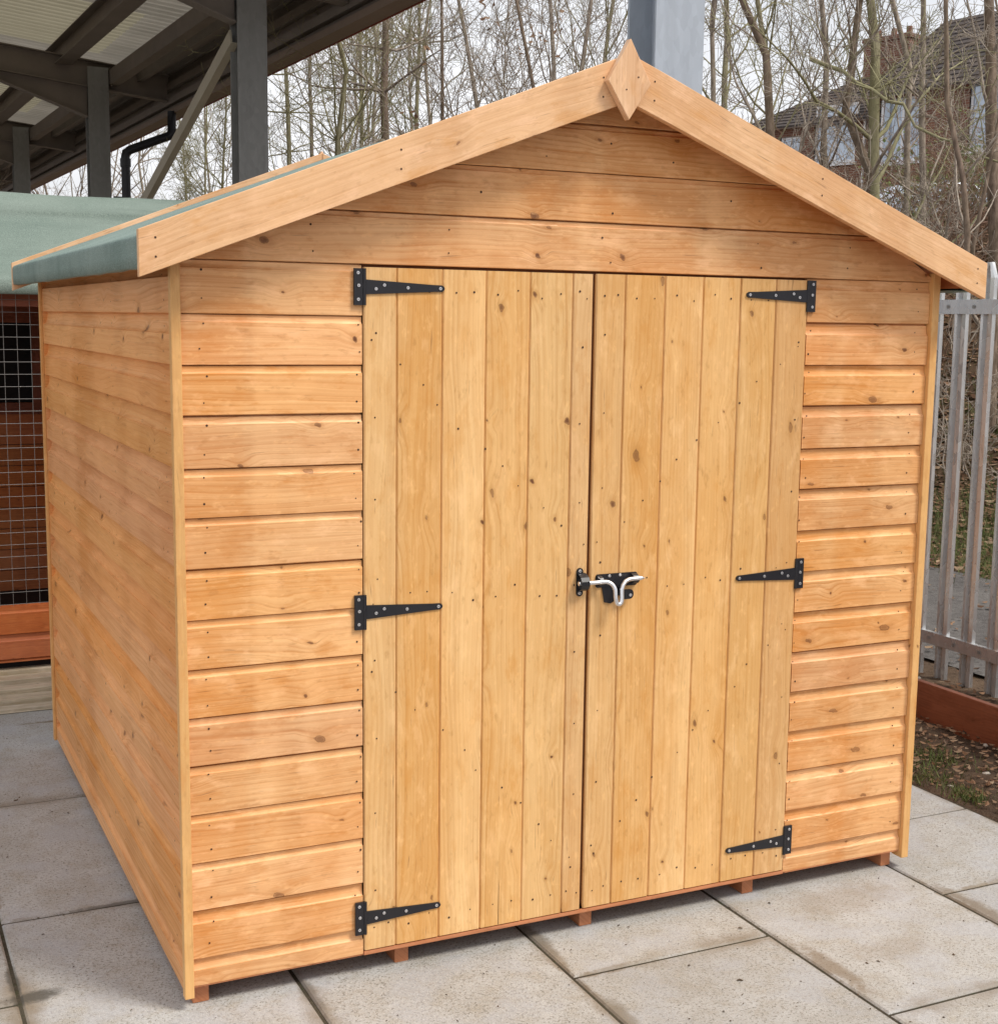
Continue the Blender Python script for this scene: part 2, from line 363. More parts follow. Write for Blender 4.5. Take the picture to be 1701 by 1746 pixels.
M['bank'] = m_soil('leafy_bank_soil', (.07, .042, .028), (.12, .075, .045), (.045, .05, .018))
M['joint'] = m_soil('joint_dirt', (.06, .048, .035), (.10, .085, .06), (.05, .06, .025), 2)
M['path'] = m_soil('wet_path', (.10, .092, .088), (.16, .148, .138), (.055, .048, .044))
M['field'] = m_soil('grass_field', (.06, .085, .025), (.10, .12, .04), (.07, .06, .03))
def m_island(name, cols, rough=.8, trans=0):
    t = NT(name); isl = t.n('NewGeometry').outputs['Random Per Island']
    r = t.n('ValToRGB'); t.L(isl, r.inputs[0]); r.color_ramp.interpolation = 'LINEAR'
    e = r.color_ramp.elements
    while len(e) < len(cols): e.new(.5)
    for i, c in enumerate(cols): e[i].position = i/(len(cols)-1); e[i].color = (*c, 1)
    return t.fin(r.outputs[0], rough, 0, .25)
M['leaf'] = m_island('fallen_leaf', [(.06, .03, .018), (.16, .085, .045), (.24, .14, .08), (.10, .045, .022), (.32, .22, .14), (.08, .045, .03)])
M['grass'] = m_island('grass_blade', [(.06, .09, .02), (.11, .14, .04), (.17, .17, .07)])
M['bit'] = m_island('ground_debris', [(.05, .035, .02), (.12, .08, .05), (.09, .07, .05)])
def m_bark(name, c1, c2, moss, amt):
    t = NT(name); p = gen_pos(t)
    a = t.noise(t.scale(p, (1, 1, .35)), 22, 4, .7); b = t.noise(p, 1.3, 3, .6)
    c = t.mix(t.rng(a, .35, .65), c1, c2)
    c = t.mix(t.math('MULTIPLY', t.rng(b, .42, .62), amt), c, moss)
    t.bump(a, .6, .01)
    return t.fin(c, .85, 0, .2)
MOSS = (.21, .20, .095)
M['bark_a'] = m_bark('grey_brown_bark', (.16, .125, .10), (.38, .32, .26), MOSS, .15)
M['bark_b'] = m_bark('mossy_bark', (.17, .145, .09), (.34, .31, .20), MOSS, .5)
M['bark_c'] = m_bark('dark_brown_bark', (.10, .07, .05), (.25, .185, .14), MOSS, .1)
M['twig'] = m_bark('twig_bark', (.19, .15, .12), (.42, .36, .30), MOSS, .1)
M['twig_b'] = m_bark('mossy_twig', (.21, .19, .11), (.36, .33, .20), (.30, .29, .15), .5)
M['bramble'] = m_bark('bramble_stem', (.17, .10, .07), (.34, .22, .16), (.2, .15, .06), .3)

def m_brick():
    t = NT('red_brick'); uvn = t.n('UVMap')
    br = t.n('TexBrick'); t.L(uvn.outputs[0], br.inputs[0]); br.inputs['Scale'].default_value = 1
    br.inputs['Brick Width'].default_value = .225; br.inputs['Row Height'].default_value = .075; br.inputs['Mortar Size'].default_value = .008
    br.inputs['Color1'].default_value = (.23, .095, .06, 1); br.inputs['Color2'].default_value = (.15, .058, .04, 1); br.inputs['Mortar'].default_value = (.3, .25, .2, 1)
    n = t.noise(gen_pos(t), 1.2, 3)
    return t.fin(t.mix(t.math('MULTIPLY', n, .35), br.outputs[0], (.16, .10, .07)), .9)
M['brick'] = m_brick()
def m_tile():
    t = NT('dark_roof_tile'); uvn = t.n('UVMap')
    br = t.n('TexBrick'); t.L(uvn.outputs[0], br.inputs[0]); br.inputs['Scale'].default_value = 1
    br.inputs['Brick Width'].default_value = .3; br.inputs['Row Height'].default_value = .26; br.inputs['Mortar Size'].default_value = .02; br.inputs['Mortar Smooth'].default_value = .6
    br.inputs['Color1'].default_value = (.075, .055, .045, 1); br.inputs['Color2'].default_value = (.045, .035, .032, 1); br.inputs['Mortar'].default_value = (.012, .01, .01, 1)
    t.bump(br.outputs['Fac'], .6, .03)
    return t.fin(br.outputs[0], .85)
M['tile'] = m_tile()
M['white'] = plain('white_upvc', (.75, .76, .78), .4)
M['glass'] = plain('window_glass', (.42, .48, .56), .08, .4, .8, .3, 2)  # pale blue sky reflection is partly put into the base colour
M['mesh'] = plain('galvanised_mesh_wire', (.27, .26, .25), .4, .7)
M['dark'] = plain('dark_hut_interior', (.012, .009, .009), .8)  # near-black colour stands in for the unlit inside of the pen
M['carblue'] = plain('blue_car_paint', (.05, .05, .30), .25, .2, .6, .05)
M['carsilver'] = plain('silver_car_paint', (.38, .42, .48), .25, .5, .6, .05)
M['tyre'] = plain('tyre_rubber', (.015, .015, .015), .8)

# ------------------------------------------------------------------ ground
def sst(a, b, x):
    t = min(1, max(0, (x-a)/(b-a))); return t*t*(3-2*t)
def bank_edge(y): return 6.3-1.9*sst(6, 10, y)
def tz(x, y):
    e = bank_edge(y); s = x-e
    z = 2.9*sst(-.3, 7.4, s)+.9*sst(8, 34, s)
    if s > -.3: z += .07*math.sin(x*2.1+y*1.3)*math.sin(y*1.7-x)*sst(0, 1.5, s)
    return z-.012
def grid(name, xs, ys, zf, mat, kind='structure', **k):
    mb = MB(); V = [(x, y, zf(x, y)) for y in ys for x in xs]; nx = len(xs)
    Fs = [(j*nx+i, j*nx+i+1, (j+1)*nx+i+1, (j+1)*nx+i) for j in range(len(ys)-1) for i in range(nx-1)]
    mb.mesh(V, Fs, None, 0, True); o = mb.build(name, mat); o['kind'] = kind; return o
xs = [-400, -150, -60, -30, -12, -6, 2.0]+list(np.arange(2.6, 20, .35))+[22, 26, 30, 36, 44, 60, 90, 150, 400]
ys = [-60, -25, -12]+list(np.arange(-6, 20, .4))+[22, 26, 30, 36, 44, 60, 90, 150, 400]
grid('ground', xs, ys, lambda x, y: tz(x, y)-(.0 if x > 2.65 else .014), M['bank'])
grid('soil_strip', [2.634]+list(np.arange(2.66, 3.98, .06)), list(np.arange(-3, 8, .06)),
     lambda x, y: (-.012 if x < 2.65 else -.002)+.012*math.sin(x*23+y*7)*math.sin(y*19-x*5)+random.uniform(-.004, .006), M['soil'])
grid('path', list(np.arange(3.95, 5.9, .2)), list(np.arange(-6, 8.4, .3)), lambda x, y: .006+random.uniform(-.004, .004), M['path'])
# joint dirt under the slabs
mb = MB(); mb.face([(-7, -4.5, -.0045), (2.64, -4.5, -.0045), (2.64, 34, -.0045), (-7, 34, -.0045)]); o = mb.build('paving_bed', M['joint']); o['kind'] = 'structure'
# slabs 0.6 x 0.9 in running columns
mb = MB()
def slab(x0, x1, y0, y1):
    g = .0045; b = .005; x0 += g; x1 -= g; y0 += g; y1 -= g
    z = random.uniform(-.0012, .0012); tx = random.uniform(-.001, .001); ty = random.uniform(-.001, .001)
    def Z(x, y, dz): return z+dz+tx*(x-x0)/.6+ty*(y-y0)/.9
    # top is a small grid so the rim mask (uv) is a true distance to the nearest edge
    X = [x0, x0+b, x0+.05, (x0+x1)/2, x1-.05, x1-b, x1]; Y = [y0, y0+b, y0+.05, (y0+y1)/2, y1-.05, y1-b, y1]
    V = []; D = {}
    for j, y in enumerate(Y):
        for i, x in enumerate(X):
            rim = i in (0, 6) or j in (0, 6)
            p = (x, y, Z(x, y, -b*.8 if rim else 0)); V.append(p); D[p] = (min(x-x0, x1-x), min(y-y0, y1-y))
    Fs = [(j*7+i, j*7+i+1, (j+1)*7+i+1, (j+1)*7+i) for j in range(6) for i in range(6)]
    per = [i for i in range(7)]+[j*7+6 for j in range(1, 7)]+[42+i for i in range(5, -1, -1)]+[j*7 for j in range(5, 0, -1)]
    base = len(V)
    for i in per: p = (V[i][0], V[i][1], -.04); V.append(p); D[p] = (0, 0)
    n = len(per)
    Fs += [(per[(k+1) % n], per[k], base+k, base+(k+1) % n) for k in range(n)]
    mb.mesh(V, Fs, lambda p: D[p], 0, False)
cols = [(-.942, -.342, .186), (-.342, .272, .652), (.272, .882, .25), (.882, 1.462, -.222), (1.462, 2.062, -.682), (2.062, 2.632, .3)]
for k in range(2, 12): cols.append((-.342-.6*k, -.342-.6*(k-1), (k*.37) % .9))
for (a, b, y0) in cols:
    y = y0
    while y > -3.6: y -= .92
    while y < (5.5 if a > -7.5 else 4):
        if abs(a-2.062) < .01 and abs(y-(.3-.92)) < .05:
            slab(a, b, y, -.206); slab(a, b, -.206, .3)
        else: slab(a, b, y, y+.92)
        y += .92
o = mb.build('paving', M['slab']); o['kind'] = 'structure'
mb = MB(); mb.face([(-7, 5.5, -.002), (2.64, 5.5, -.002), (2.64, 34, -.002), (-7, 34, -.002)]); o = mb.build('concrete_apron', M['slab']); o['kind'] = 'structure'
# pale ribbed deck strip in front of the aviary
mb = MB()
for k in range(8):
    y = 2.665+k*.082; mb.box(-2.2, 1.6, y, y+.060, .002, .018+.014*(k % 2), 'x')
mb.box(-2.2, 1.6, 2.66, 3.31, .001, .006, 'x')
o = mb.build('decking', M['deck'], bevel=.004); o['kind'] = 'structure'

# ------------------------------------------------------------------ shed
W, D = 2.10, 2.145
ZL = [.05, .115, .230, .343, .458, .571, .682, .793, .906, 1.020, 1.134, 1.243, 1.358, 1.467, 1.578, 1.694, 1.811, 1.928, 2.04, 2.15]
SL = .3935                                   # roof slope
shed = empty('garden_shed', (W/2, D/2, 0), 'orange stained wooden garden shed with double doors and green felt roof on concrete slabs', 'shed')

def shiplap(mb, u0, u1, z0, z1, T, clip=None, jit=True, dep_=.0085, scm=None):
    """one board: T(u, o, z) maps along/outward/up to world. clip(z)->(umin,umax)"""
    j = random.uniform(-.0012, .0012) if jit else 0; jo = random.uniform(-.0008, .0008) if jit else 0
    z0 += j+.0023; top = z1+j
    pitch = top-z0
    sc = min(.03*(dep_/.0085)**.5, pitch*.4)
    if scm: sc = min(scm, pitch*.42)
    prof = [(-.018, z0), (-.0015, z0), (0, z0+.0015), (0, top-sc)]
    for k in range(1, 6):
        a = k/6*math.pi/2; prof.append((-dep_*math.sin(a), top-sc+(sc-.007)*(1-math.cos(a))))
    prof += [(-dep_, top-.006), (-dep_, top-.0008), (-.0150, top-.0002), (-.0150, top+.006), (-.018, top+.006)]
    ou, ov = random.uniform(0, 40), random.uniform(0, 40)
    n = max(2, int((u1-u0)/.25)); V = []; UVs = {}
    for i in range(n+1):
        for q, (o, z) in enumerate(prof):
            a, b = (u0, u1) if clip is None else clip(z)
            a = max(a, u0); b = min(b, u1)
            if b < a: a = b = (a+b)/2
            u = a+(b-a)*i/n
            p = T(u, o+jo, z); V.append(p); UVs[tuple(p)] = (u+ou, z+ov)
    P = len(prof); Fs = []
    for i in range(n):
        for q in range(P): Fs.append((i*P+q, i*P+(q+1) % P, (i+1)*P+(q+1) % P, (i+1)*P+q))
    Fs.append(tuple(range(P))[::-1]); Fs.append(tuple(n*P+q for q in range(P)))
    mb.mesh([tuple(p) for p in V], Fs, lambda p: UVs[tuple(p)], 0, False)
def nails(mb, pts, nrm, mi=1):
    for p in pts:
        q = Vector(p)+Vector((random.uniform(-.004, .004), 0, random.uniform(-.005, .005)))
        mb.disc(q, nrm, random.uniform(.0016, .0029), 8, mi, .0011)
def fT(u, o, z): return (u, -o, z)           # front: outward is -y
def lT(u, o, z): return (-o, u, z)           # left side
def rT(u, o, z): return (W+o, u, z)
def bT(u, o, z): return (u, D+o, z)

# front panels left and right of the doors
for (a, b) in ((.0165, .4245), (1.6640, 2.0795)):
    mb = MB()
    for k in range(15):
        z0, z1 = ZL[k], ZL[k+1]
        shiplap(mb, a, b, z0, z1, fT, dep_=.0050 if a < 1 and k > 1 else .0080, scm=.017 if a < 1 and k > 1 else None)
    P = []
    for k in range(1, 15):
        for x in (a+.045 if a < 1 else a+.008, b-.011 if a < 1 else b-.045):
            for f in (.3, .8): P.append((x+random.uniform(-.006, .006), 0, ZL[k]+(ZL[k+1]-ZL[k])*f))
    nails(mb, P, (0, -1, 0))
    mb.build('front_panel', [M['clad'], M['nail']], shed)
# gable above the doors
mb = MB()
def gclip(z): h = (2.194-.050-z)/SL; return (W/2-h, W/2+h)
for k in range(15, 19):
    shiplap(mb, .0, W, ZL[k], min(ZL[k+1], 2.144), fT, gclip, dep_=.0045, scm=.012)
P = [(x+random.uniform(-.02, .02), 0, ZL[15]+(ZL[16]-ZL[15])*f) for x in (.3, .62, 1.05, 1.5, 1.8) for f in (.25, .75)]
P += [(x+random.uniform(-.02, .02), 0, z) for x, z in ((.7, 1.87), (1.05, 1.84), (1.4, 1.88), (1.05, 2.0), (.9, 1.96), (1.25, 1.97))]
nails(mb, P, (0, -1, 0))
mb.build('gable', [M['clad'], M['nail']], shed)
# side and back walls
for T, a, b, mat, nm in ((lT, .0135, D-.012, M['side'], 'side_wall'), (rT, .032, D-.012, M['side'], 'side_wall')):
    mb = MB(); zs = [.03]+ZL[1:16]; zs[-1] = 1.70
    for k in range(15): shiplap(mb, a, b, zs[k], zs[k+1], T, dep_=.0145, scm=.042)
    P = [T(y+random.uniform(-.01, .01), 0, ZL[k]+.055*f+.03) for k in range(1, 15) for y in (.09, .75, 1.4, 2.07) for f in (0, 1)]
    mb2 = P
    for p in P: mb.disc((p[0], p[1], p[2]), (-1, 0, 0) if T is lT else (1, 0, 0), .0022, 8, 1, .0011)
    mb.build(nm, [mat, M['nail']], shed)
mb = MB()
for k in range(19): shiplap(mb, 0.0, W, ZL[k], min(ZL[k+1], 2.144), bT, (lambda z: (0.0, W) if z < 1.70 else gclip(z)))
mb.build('back_wall', M['side'], shed)
# corner battens
for (x0, x1, y0, y1, zb) in ((-.0060, .0155, -.0105, .0125, .029), (2.0805, 2.105, -.0125, .031, .031), (-.010, .0, D-.011, D+.016, .029), (W, W+.01, D-.011, D+.016, .029)):
    mb = MB(); mb.box(x0, x1, y0, y1, zb, 1.72, 'z'); mb.build('corner_batten', M['trim'], shed, .0018)
# frame behind the doors, floor, bearers
mb = MB()
mb.box(.405, .4245, .0185, .05, .06, 1.70, 'z'); mb.box(1.6635, 1.685, .0185, .05, .06, 1.70, 'z'); mb.box(.3, 1.8, .0185, .05, 1.68, 1.73, 'x'); mb.box(1.00, 1.045, .0102, .03, .07, 1.69, 'z')
mb.box(.0, W, .03, .10, 1.60, 1.64, 'x')
mb.build('door_frame', M['inner'], shed)
mb = MB(); mb.box(.01, W-.01, .001, D-.02, .0495, .0605, 'y'); mb.build('floor', M['bearer'], shed)
for (x0, x1) in ((.018, .056), (.515, .551), (1.031, 1.067), (1.545, 1.581), (2.036, 2.07)):
    mb = MB(); mb.box(x0, x1, .024, D-.03, .0, .049, 'y'); mb.build('bearer', M['bearer'], shed, .0015)

# doors
def vboard(mb, x0, x1, z0, z1, y):
    """vertical tongue-and-groove board with V edges"""
    c = .0034; ou, ov = random.uniform(0, 40), random.uniform(0, 40); yy = y+random.uniform(-.0005, .0005)
    prof = [(x0+.0004, yy+.006), (x0+.0004, yy+c), (x0+c, yy), (x1-c, yy), (x1-.0004, yy+c), (x1-.0004, yy+.006)]
    n = 6; V = []
    for i in range(n+1):
        for (x, q) in prof: V.append((x, q, z0+(z1-z0)*i/n))
    Pn = len(prof)
    Fs = [(i*Pn+q, i*Pn+q+1, (i+1)*Pn+q+1, (i+1)*Pn+q) for i in range(n) for q in range(Pn-1)]
    Fs += [tuple(range(Pn))[::-1], tuple(n*Pn+q for q in range(Pn))]
    mb.mesh(V, Fs, lambda p: (p[2]+ou, p[0]+ov), 0, False)
YD = -.004
def door(xl, zb, zt, label):
    mb = MB()
    for a, b in zip(xl[:-1], xl[1:]): vboard(mb, a, b, zb, zt, YD)
    mb.box(xl[0]+.002, xl[-1]-.002, YD+.0065, YD+.013, zb+.002, zt-.002, 'z', 0)
    P = []
    for a, b in zip(xl[:-1], xl[1:]):
        for z in (zb+.055, zt-.05):
            P += [(a+(b-a)*.28, YD, z+random.uniform(-.008, .008)), (a+(b-a)*.74, YD, z+random.uniform(-.008, .008))]
        P += [(a+(b-a)*.3, YD, .915+random.uniform(-.02, .02)), (a+(b-a)*.72, YD, .915+random.uniform(-.02, .02))]
    # nails of the diagonal brace and frame
    x0, x1 = xl[0], xl[-1]; left = x0 < .9
    for k in range(11):
        f = (k+.5)/11; xx = x0+(x1-x0)*f; z = (1.55-.55*f) if left else (1.0+.55*f); P.append((xx+random.uniform(-.015, .015), YD, z))
        z = (.78-.6*f) if left else (.2+.6*f); P.append((xx+random.uniform(-.015, .015), YD, z))
    for k in range(8):
        P.append(((x0+.03), YD, zb+.15+k*.19)); P.append(((x1-.03), YD, zb+.12+k*.19))
    nails(mb, P, (0, -1, 0))
    if left: mb.face([(.7815, YD-.0009, .064), (.7828, YD-.0009, .064), (.7826, YD-.0009, .165), (.7818, YD-.0009, .185)], None, 1)
    o = mb.build('door', [M['door'], M['nail']], shed); o['label'] = label; return o
dl = door([.4265, .507, .6195, .731, .846, .961, 1.0165], .063, 1.689, 'left door of vertical pine boards carrying the bolt keeper')
dr = door([1.0245, 1.1075, 1.2215, 1.335, 1.449, 1.560, 1.6610], .063, 1.690, 'right door of vertical pine boards carrying the bolt')
# thin sill lip under the doors
mb = MB(); mb.box(.4265, 1.661, -.002, .02, .0495, .0605, 'x'); mb.box(.4265, 1.661, -.0045, -.0022, .0515, .0595, 'x'); mb.build('sill', M['bearer'], shed)

def hinge(parent, xk, z, side):
    """side +1: strap runs right from the knuckle, -1: left"""
    mb = MB(); y = YD-.0012; s = side
    def X(a): return xk+s*a
    def prism(poly, y0, y1, mi=0):
        P = [(X(a), z+b) for a, b in poly]
        if s < 0: P = P[::-1]
        F0 = [(x, y0, q) for x, q in P]; F1 = [(x, y1, q) for x, q in P]
        mb.face(F0, None, mi)
        for i in range(len(P)):
            j = (i+1) % len(P); mb.face([F1[i], F1[j], F0[j], F0[i]], None, mi)
    prism([(-.024, -.041), (-.003, -.041), (-.003, .041), (-.024, .041)], y-.0022, y+.004)
    prism([(.004, -.0165), (.17, -.0078), (.189, -.0074), (.1945, -.004), (.196, 0), (.1945, .004), (.189, .0074), (.17, .0078), (.004, .0165)], y-.0026, y+.001)
    mb.cyl((X(.0005), y-.001, z-.041), (X(.0005), y-.001, z+.041), .0042, n=10)
    for a, b in ((-.0145, .031), (-.013, .003), (-.014, -.028), (.028, -.004), (.048, .005), (.105, 0), (.185, 0)):
        c = Vector((X(a), y-(.0022 if a < 0 else .0026), z+b))
        mb.cyl(c+Vector((0, .001, 0)), c-Vector((0, .0012, 0)), .0043, .0035, 12, 1)
        mb.disc(c, (0, -1, 0), .0012, 6, 0, .0014)
    mb.build('hinge', [M['black'], M['zinc']], parent)
for z in (1.645, .897, .146): hinge(dl, .4275, z, 1)
for z in (1.649, .906, .149): hinge(dr, 1.660, z, -1)

# keeper on the left door
def rplate(mb, x0, x1, z0, z1, y0, y1, r, mi=0):
    P = []
    for cx, cz, a0 in ((x1-r, z0+r, -90), (x1-r, z1-r, 0), (x0+r, z1-r, 90), (x0+r, z0+r, 180)):
        for k in range(5): a = rad(a0+k*22.5); P.append((cx+r*math.cos(a), cz+r*math.sin(a)))
    F0 = [(x, y0, z) for x, z in P]; F1 = [(x, y1, z) for x, z in P]; mb.face(F0, None, mi)
    for i in range(len(P)): j = (i+1) % len(P); mb.face([F1[i], F1[j], F0[j], F0[i]], None, mi)
mb = MB()
rplate(mb, .985, 1.003, .893, .965, YD-.004, YD, .0088)
bandp = [(YD-.003, .952), (YD-.012, .950), (YD-.024, .944), (YD-.030, .934), (YD-.030, .924), (YD-.024, .914), (YD-.012, .908), (YD-.003, .906)]
for (ya, za), (yb, zb) in zip(bandp[:-1], bandp[1:]):
    for p in ([(.986, ya, za), (.986, yb, zb), (1.009, yb, zb), (1.009, ya, za)],): mb.face(p, None, 0)
    mb.face([(.9875, ya+.002, za), (1.0075, ya+.002, za), (1.0075, yb+.002, zb), (.9875, yb+.002, zb)], None, 0)
for z in (.957, .901):
    mb.cyl((.994, YD-.004, z), (.994, YD-.0058, z), .0044, .0034, 10, 1); mb.disc((.994, YD-.0058, z), (0, -1, 0), .0014, 6, 0, .0003)
mb.build('bolt_keeper', [M['black'], M['zinc']], dl)
mb = MB()
rplate(mb, 1.040, 1.160, .911, .945, YD-.0035, YD, .006)
P = [(1.058, .912), (1.066, .872), (1.083, .868), (1.100, .876), (1.112, .912)]
F0 = [(x, YD-.0035, z) for x, z in P]; mb.face(F0, None, 0)
for i in range(5): j = (i+1) % 5; mb.face([(P[i][0], YD, P[i][1]), (P[j][0], YD, P[j][1]), F0[j], F0[i]], None, 0)
for (xa, xb) in ((1.043, 1.053), (1.140, 1.156)):           # staples over the rod
    for (ya, za), (yb, zb) in zip(bandp[:-1], bandp[1:]):
        k = lambda zz: .929+(zz-.929)*.62
        mb.face([(xa, ya*.8, k(za)), (xa, yb*.8, k(zb)), (xb, yb*.8, k(zb)), (xb, ya*.8, k(za))], None, 0)
rplate(mb, 1.104, 1.142, .879, .904, YD-.018, YD-.014, .011)  # padlock lug
mb.box(1.104, 1.112, YD-.016, YD, .888, .910, 'x', 0)
mb.disc((1.133, YD-.018, .889), (0, -1, 0), .0042, 10, 1, .0004)
for x, z in ((1.049, .938), (1.079, .939), (1.110, .940), (1.092, .905)):
    mb.cyl((x, YD-.0035, z), (x, YD-.0052, z), .0042, .0032, 10, 1)
# bent rod
yr = YD-.020
pts = [(.982, yr, .9285), (1.058, yr, .9285)]
for k in range(1, 7): a = rad(90-k*14); pts.append((1.058+.022*math.cos(a), yr-.002*k, .9285-.022+.022*math.sin(a)))
pts += [(1.0805, yr-.014, .889)]
for k in range(1, 8): a = rad(180+k*180/8); pts.append((1.0895+.0085*math.cos(a), yr-.016, .882+.0105*math.sin(a)))
pts += [(1.0985, yr-.014, .889), (1.099, yr-.012, .908), (1.103, yr-.010, .918), (1.112, yr-.006, .9265), (1.125, yr-.002, .9305), (1.14, yr, .931), (1.162, yr, .931)]
mb.tube(pts, .0054, 12, 1, cap=True); mb.cyl((1.162, yr, .931), (1.171, yr, .931), .0054, .002, 12, 1)
mb.build('bolt', [M['black'], M['zinc']], dr)

# roof: two felted decks, eaves folded down, bargeboards on both gables, finial
ZA = 2.194
def rz(x, dz=0): return ZA-SL*abs(x-W/2)+dz
for s in (-1, 1):
    xe = W/2+s*(W/2+.078); x_ = lambda a: a
    mb = MB(); y0, y1 = -.080, D+.080
    # deck boards underside
    a = (W/2, rz(W/2, -.016)); b = (xe, rz(xe, -.016))
    n = 9
    for k in range(n):
        xa = a[0]+(b[0]-a[0])*k/n; xb = a[0]+(b[0]-a[0])*(k+1)/n-s*.002
        za, zb = rz(xa, -.046), rz(xb, -.046)
        V = [(xa, y0, za), (xb, y0, zb), (xb, y1, zb), (xa, y1, za), (xa, y0, za+.014), (xb, y0, zb+.014), (xb, y1, zb+.014), (xa, y1, za+.014)]
        Fs = [(0, 1, 2, 3), (4, 7, 6, 5), (0, 4, 5, 1), (2, 6, 7, 3), (0, 3, 7, 4), (1, 5, 6, 2)]
        ou = random.uniform(0, 40); mb.mesh(V, Fs, lambda p: (p[1]+ou, p[0]+ou), 0)
    mb.box(min(xe-s*.022, xe-s*.002), max(xe-s*.022, xe-s*.002), y0, y1, rz(xe)-.070, rz(xe)-.037, 'y')
    deck = mb.build('roof_deck', M['inner'] if s < 0 else M['bearer'], shed)  # right deck coloured darker to cut bounce and deepen shade under the gable
    # felt
    mb = MB(); prof = [(W/2, rz(W/2, -.024))]
    for f in (.25, .5, .75, .93, .985): x = W/2+(xe-W/2)*f; prof.append((x, rz(x, -.0125-.0115*(1-f)+random.uniform(-.001, .001))))
    ze = rz(xe, -.0125)
    prof += [(xe+s*.002, ze-.001), (xe+s*.0055, ze-.006), (xe+s*.0065, ze-.014), (xe+s*.0065, ze-.040), (xe+s*.005, ze-.066), (xe-s*.012, ze-.068), (xe-s*.02, ze-.064)]
    ny = 24; V = []
    for j in range(ny+1):
        y = y0+(y1-y0)*j/ny
        for q, (x, z) in enumerate(prof): V.append((x, y, z+(random.uniform(-.0012, .0012) if 0 < q < 5 else 0)+(random.uniform(-.0015, .0015) if q > 9 else 0)))
    Pn = len(prof); Fs = [(j*Pn+q, j*Pn+q+1, (j+1)*Pn+q+1, (j+1)*Pn+q) if s > 0 else (j*Pn+q+1, j*Pn+q, (j+1)*Pn+q, (j+1)*Pn+q+1) for j in range(ny) for q in range(Pn-1)]
    mb.mesh(V, Fs, None, 0, True)
    mb.build('roof_felt', M['felt'], shed)
def barge(s, y0, y1, x_in, back=False):
    xe = W/2+s*(W/2+.0865); mb = MB()
    top = lambda x: ZA+.0005-SL*abs(x-W/2)
    hb = lambda x: .097+.012*(1-abs(x-W/2)/(W/2))
    ou, ov = random.uniform(0, 40), random.uniform(0, 40)
    n = 10; V = []; ang = math.atan(SL); ca, sa = math.cos(ang), math.sin(ang)
    for i in range(n+1):
        x = x_in+(xe-x_in)*i/n
        for (z, y) in ((top(x)-hb(x), y0), (top(x)-hb(x), y1), (top(x), y1), (top(x), y0)): V.append((x, y, z))
    Fs = [(i*4+q, i*4+(q+1) % 4, (i+1)*4+(q+1) % 4, (i+1)*4+q) for i in range(n) for q in range(4)]+[(3, 2, 1, 0), (n*4, n*4+1, n*4+2, n*4+3)]
    def uvf(p):
        dx = abs(p[0]-W/2); dz = p[2]-ZA
        return (dx*ca-dz*sa+ou, dz*ca+dx*sa+(p[1]-y0)*.9+ov)
    mb.mesh(V, Fs, uvf, 0)
    if not back:
        for f in (.06, .5, .97):
            x = x_in+(xe-x_in)*f
            for g in (.3, .7): mb.disc((x, y0, top(x)-hb(x)*g), (0, -1, 0), .0024, 8, 1, .0006)
    mb.build('bargeboard', [M['barge'], M['nail']], shed, .0012)
barge(-1, -.1005, -.0815, 1.046); barge(1, -.1005, -.0815, 1.0475)
barge(-1, D+.0815, D+.1005, 1.049, True); barge(1, D+.0815, D+.1005, 1.051, True)
for yy in (-.1225, D+.1015):
    mb = MB(); dz = 0 if yy < 0 else -.018; dx = 0 if yy < 0 else .02; P = [(1.036+dx, 2.040+dz), (1.093+dx, 2.125+dz), (1.036+dx, 2.223+dz), (.979+dx, 2.125+dz)]; y0, y1 = yy, yy+.021
    F0 = [(x, y0, z) for x, z in P]; F1 = [(x, y1, z) for x, z in P]
    mb.mesh(F0+F1, [(0, 1, 2, 3), (7, 6, 5, 4)]+[(4+i, 4+(i+1) % 4, (i+1) % 4, i) for i in range(4)], lambda p: (p[2]+9.3, p[0]+p[1]+3.1), 0)
    if yy < 0: mb.disc((1.058, y0, 2.138), (0, -1, 0), .0022, 8, 1, .0006); mb.disc((1.027, y0, 2.108), (0, -1, 0), .0020, 8, 1, .0006)
    mb.build('finial', [M['barge'], M['nail']], shed, .0015)

# ------------------------------------------------------------------ aviary behind the shed, left
AX0, AX1, AY = -2.0, 1.5, 3.25
av = empty('wooden_aviary', (-.2, 3.8, 0), 'red stained timber pen with wire mesh front and pale green felt roof behind the shed', 'animal pen')
mb = MB()
for (z0, z1) in ((.062, .075), (.076, .187), (.188, .312)):
    shiplap(mb, AX0, AX1, max(z0, .0), z1, lambda u, o, z: (u, AY-o, z))
mb.build('lower_boards', M['redwood'], av)
mb = MB()
for x in (-1.95, -1.2, -.45, .62, 1.3): mb = MB(); mb.box(x, x+.045, AY+.02, AY+.06, .05, 1.66, 'z'); mb.build('front_post', M['darkred'], av)
mb = MB(); mb.box(AX0, AX1, AY+.005, AY+.045, 1.60, 1.66, 'x'); mb.box(AX0, AX1, AY+.013, AY+.045, .27, .31, 'x'); mb.build('front_rail', M['darkred'], av)
mb = MB(); yb = 4.95
for k in range(17):
    z0 = .06+k*.115
    if z0 < 1.03: mb.box(AX0, AX1, yb, yb+.015, z0, z0+.111, 'x', 1)
mb.box(AX0, AX1, yb-.03, yb-.001, 1.03, 1.09, 'x'); mb.box(AX0, AX1, yb-.03, yb-.001, 1.52, 1.62, 'x')
for x in (-1.3, -.32, .28, .9): mb.box(x, x+.07, yb-.035, yb-.002, 1.09, 1.52, 'z')
mb.build('back_boards', [M['darkred'], M['redwood']], av)
mb = MB(); mb.box(AX0, AX1, yb+.016, yb+.03, .05, 1.7, 'x'); mb.box(AX0, AX1, AY+.05, yb, .03, .06, 'x')
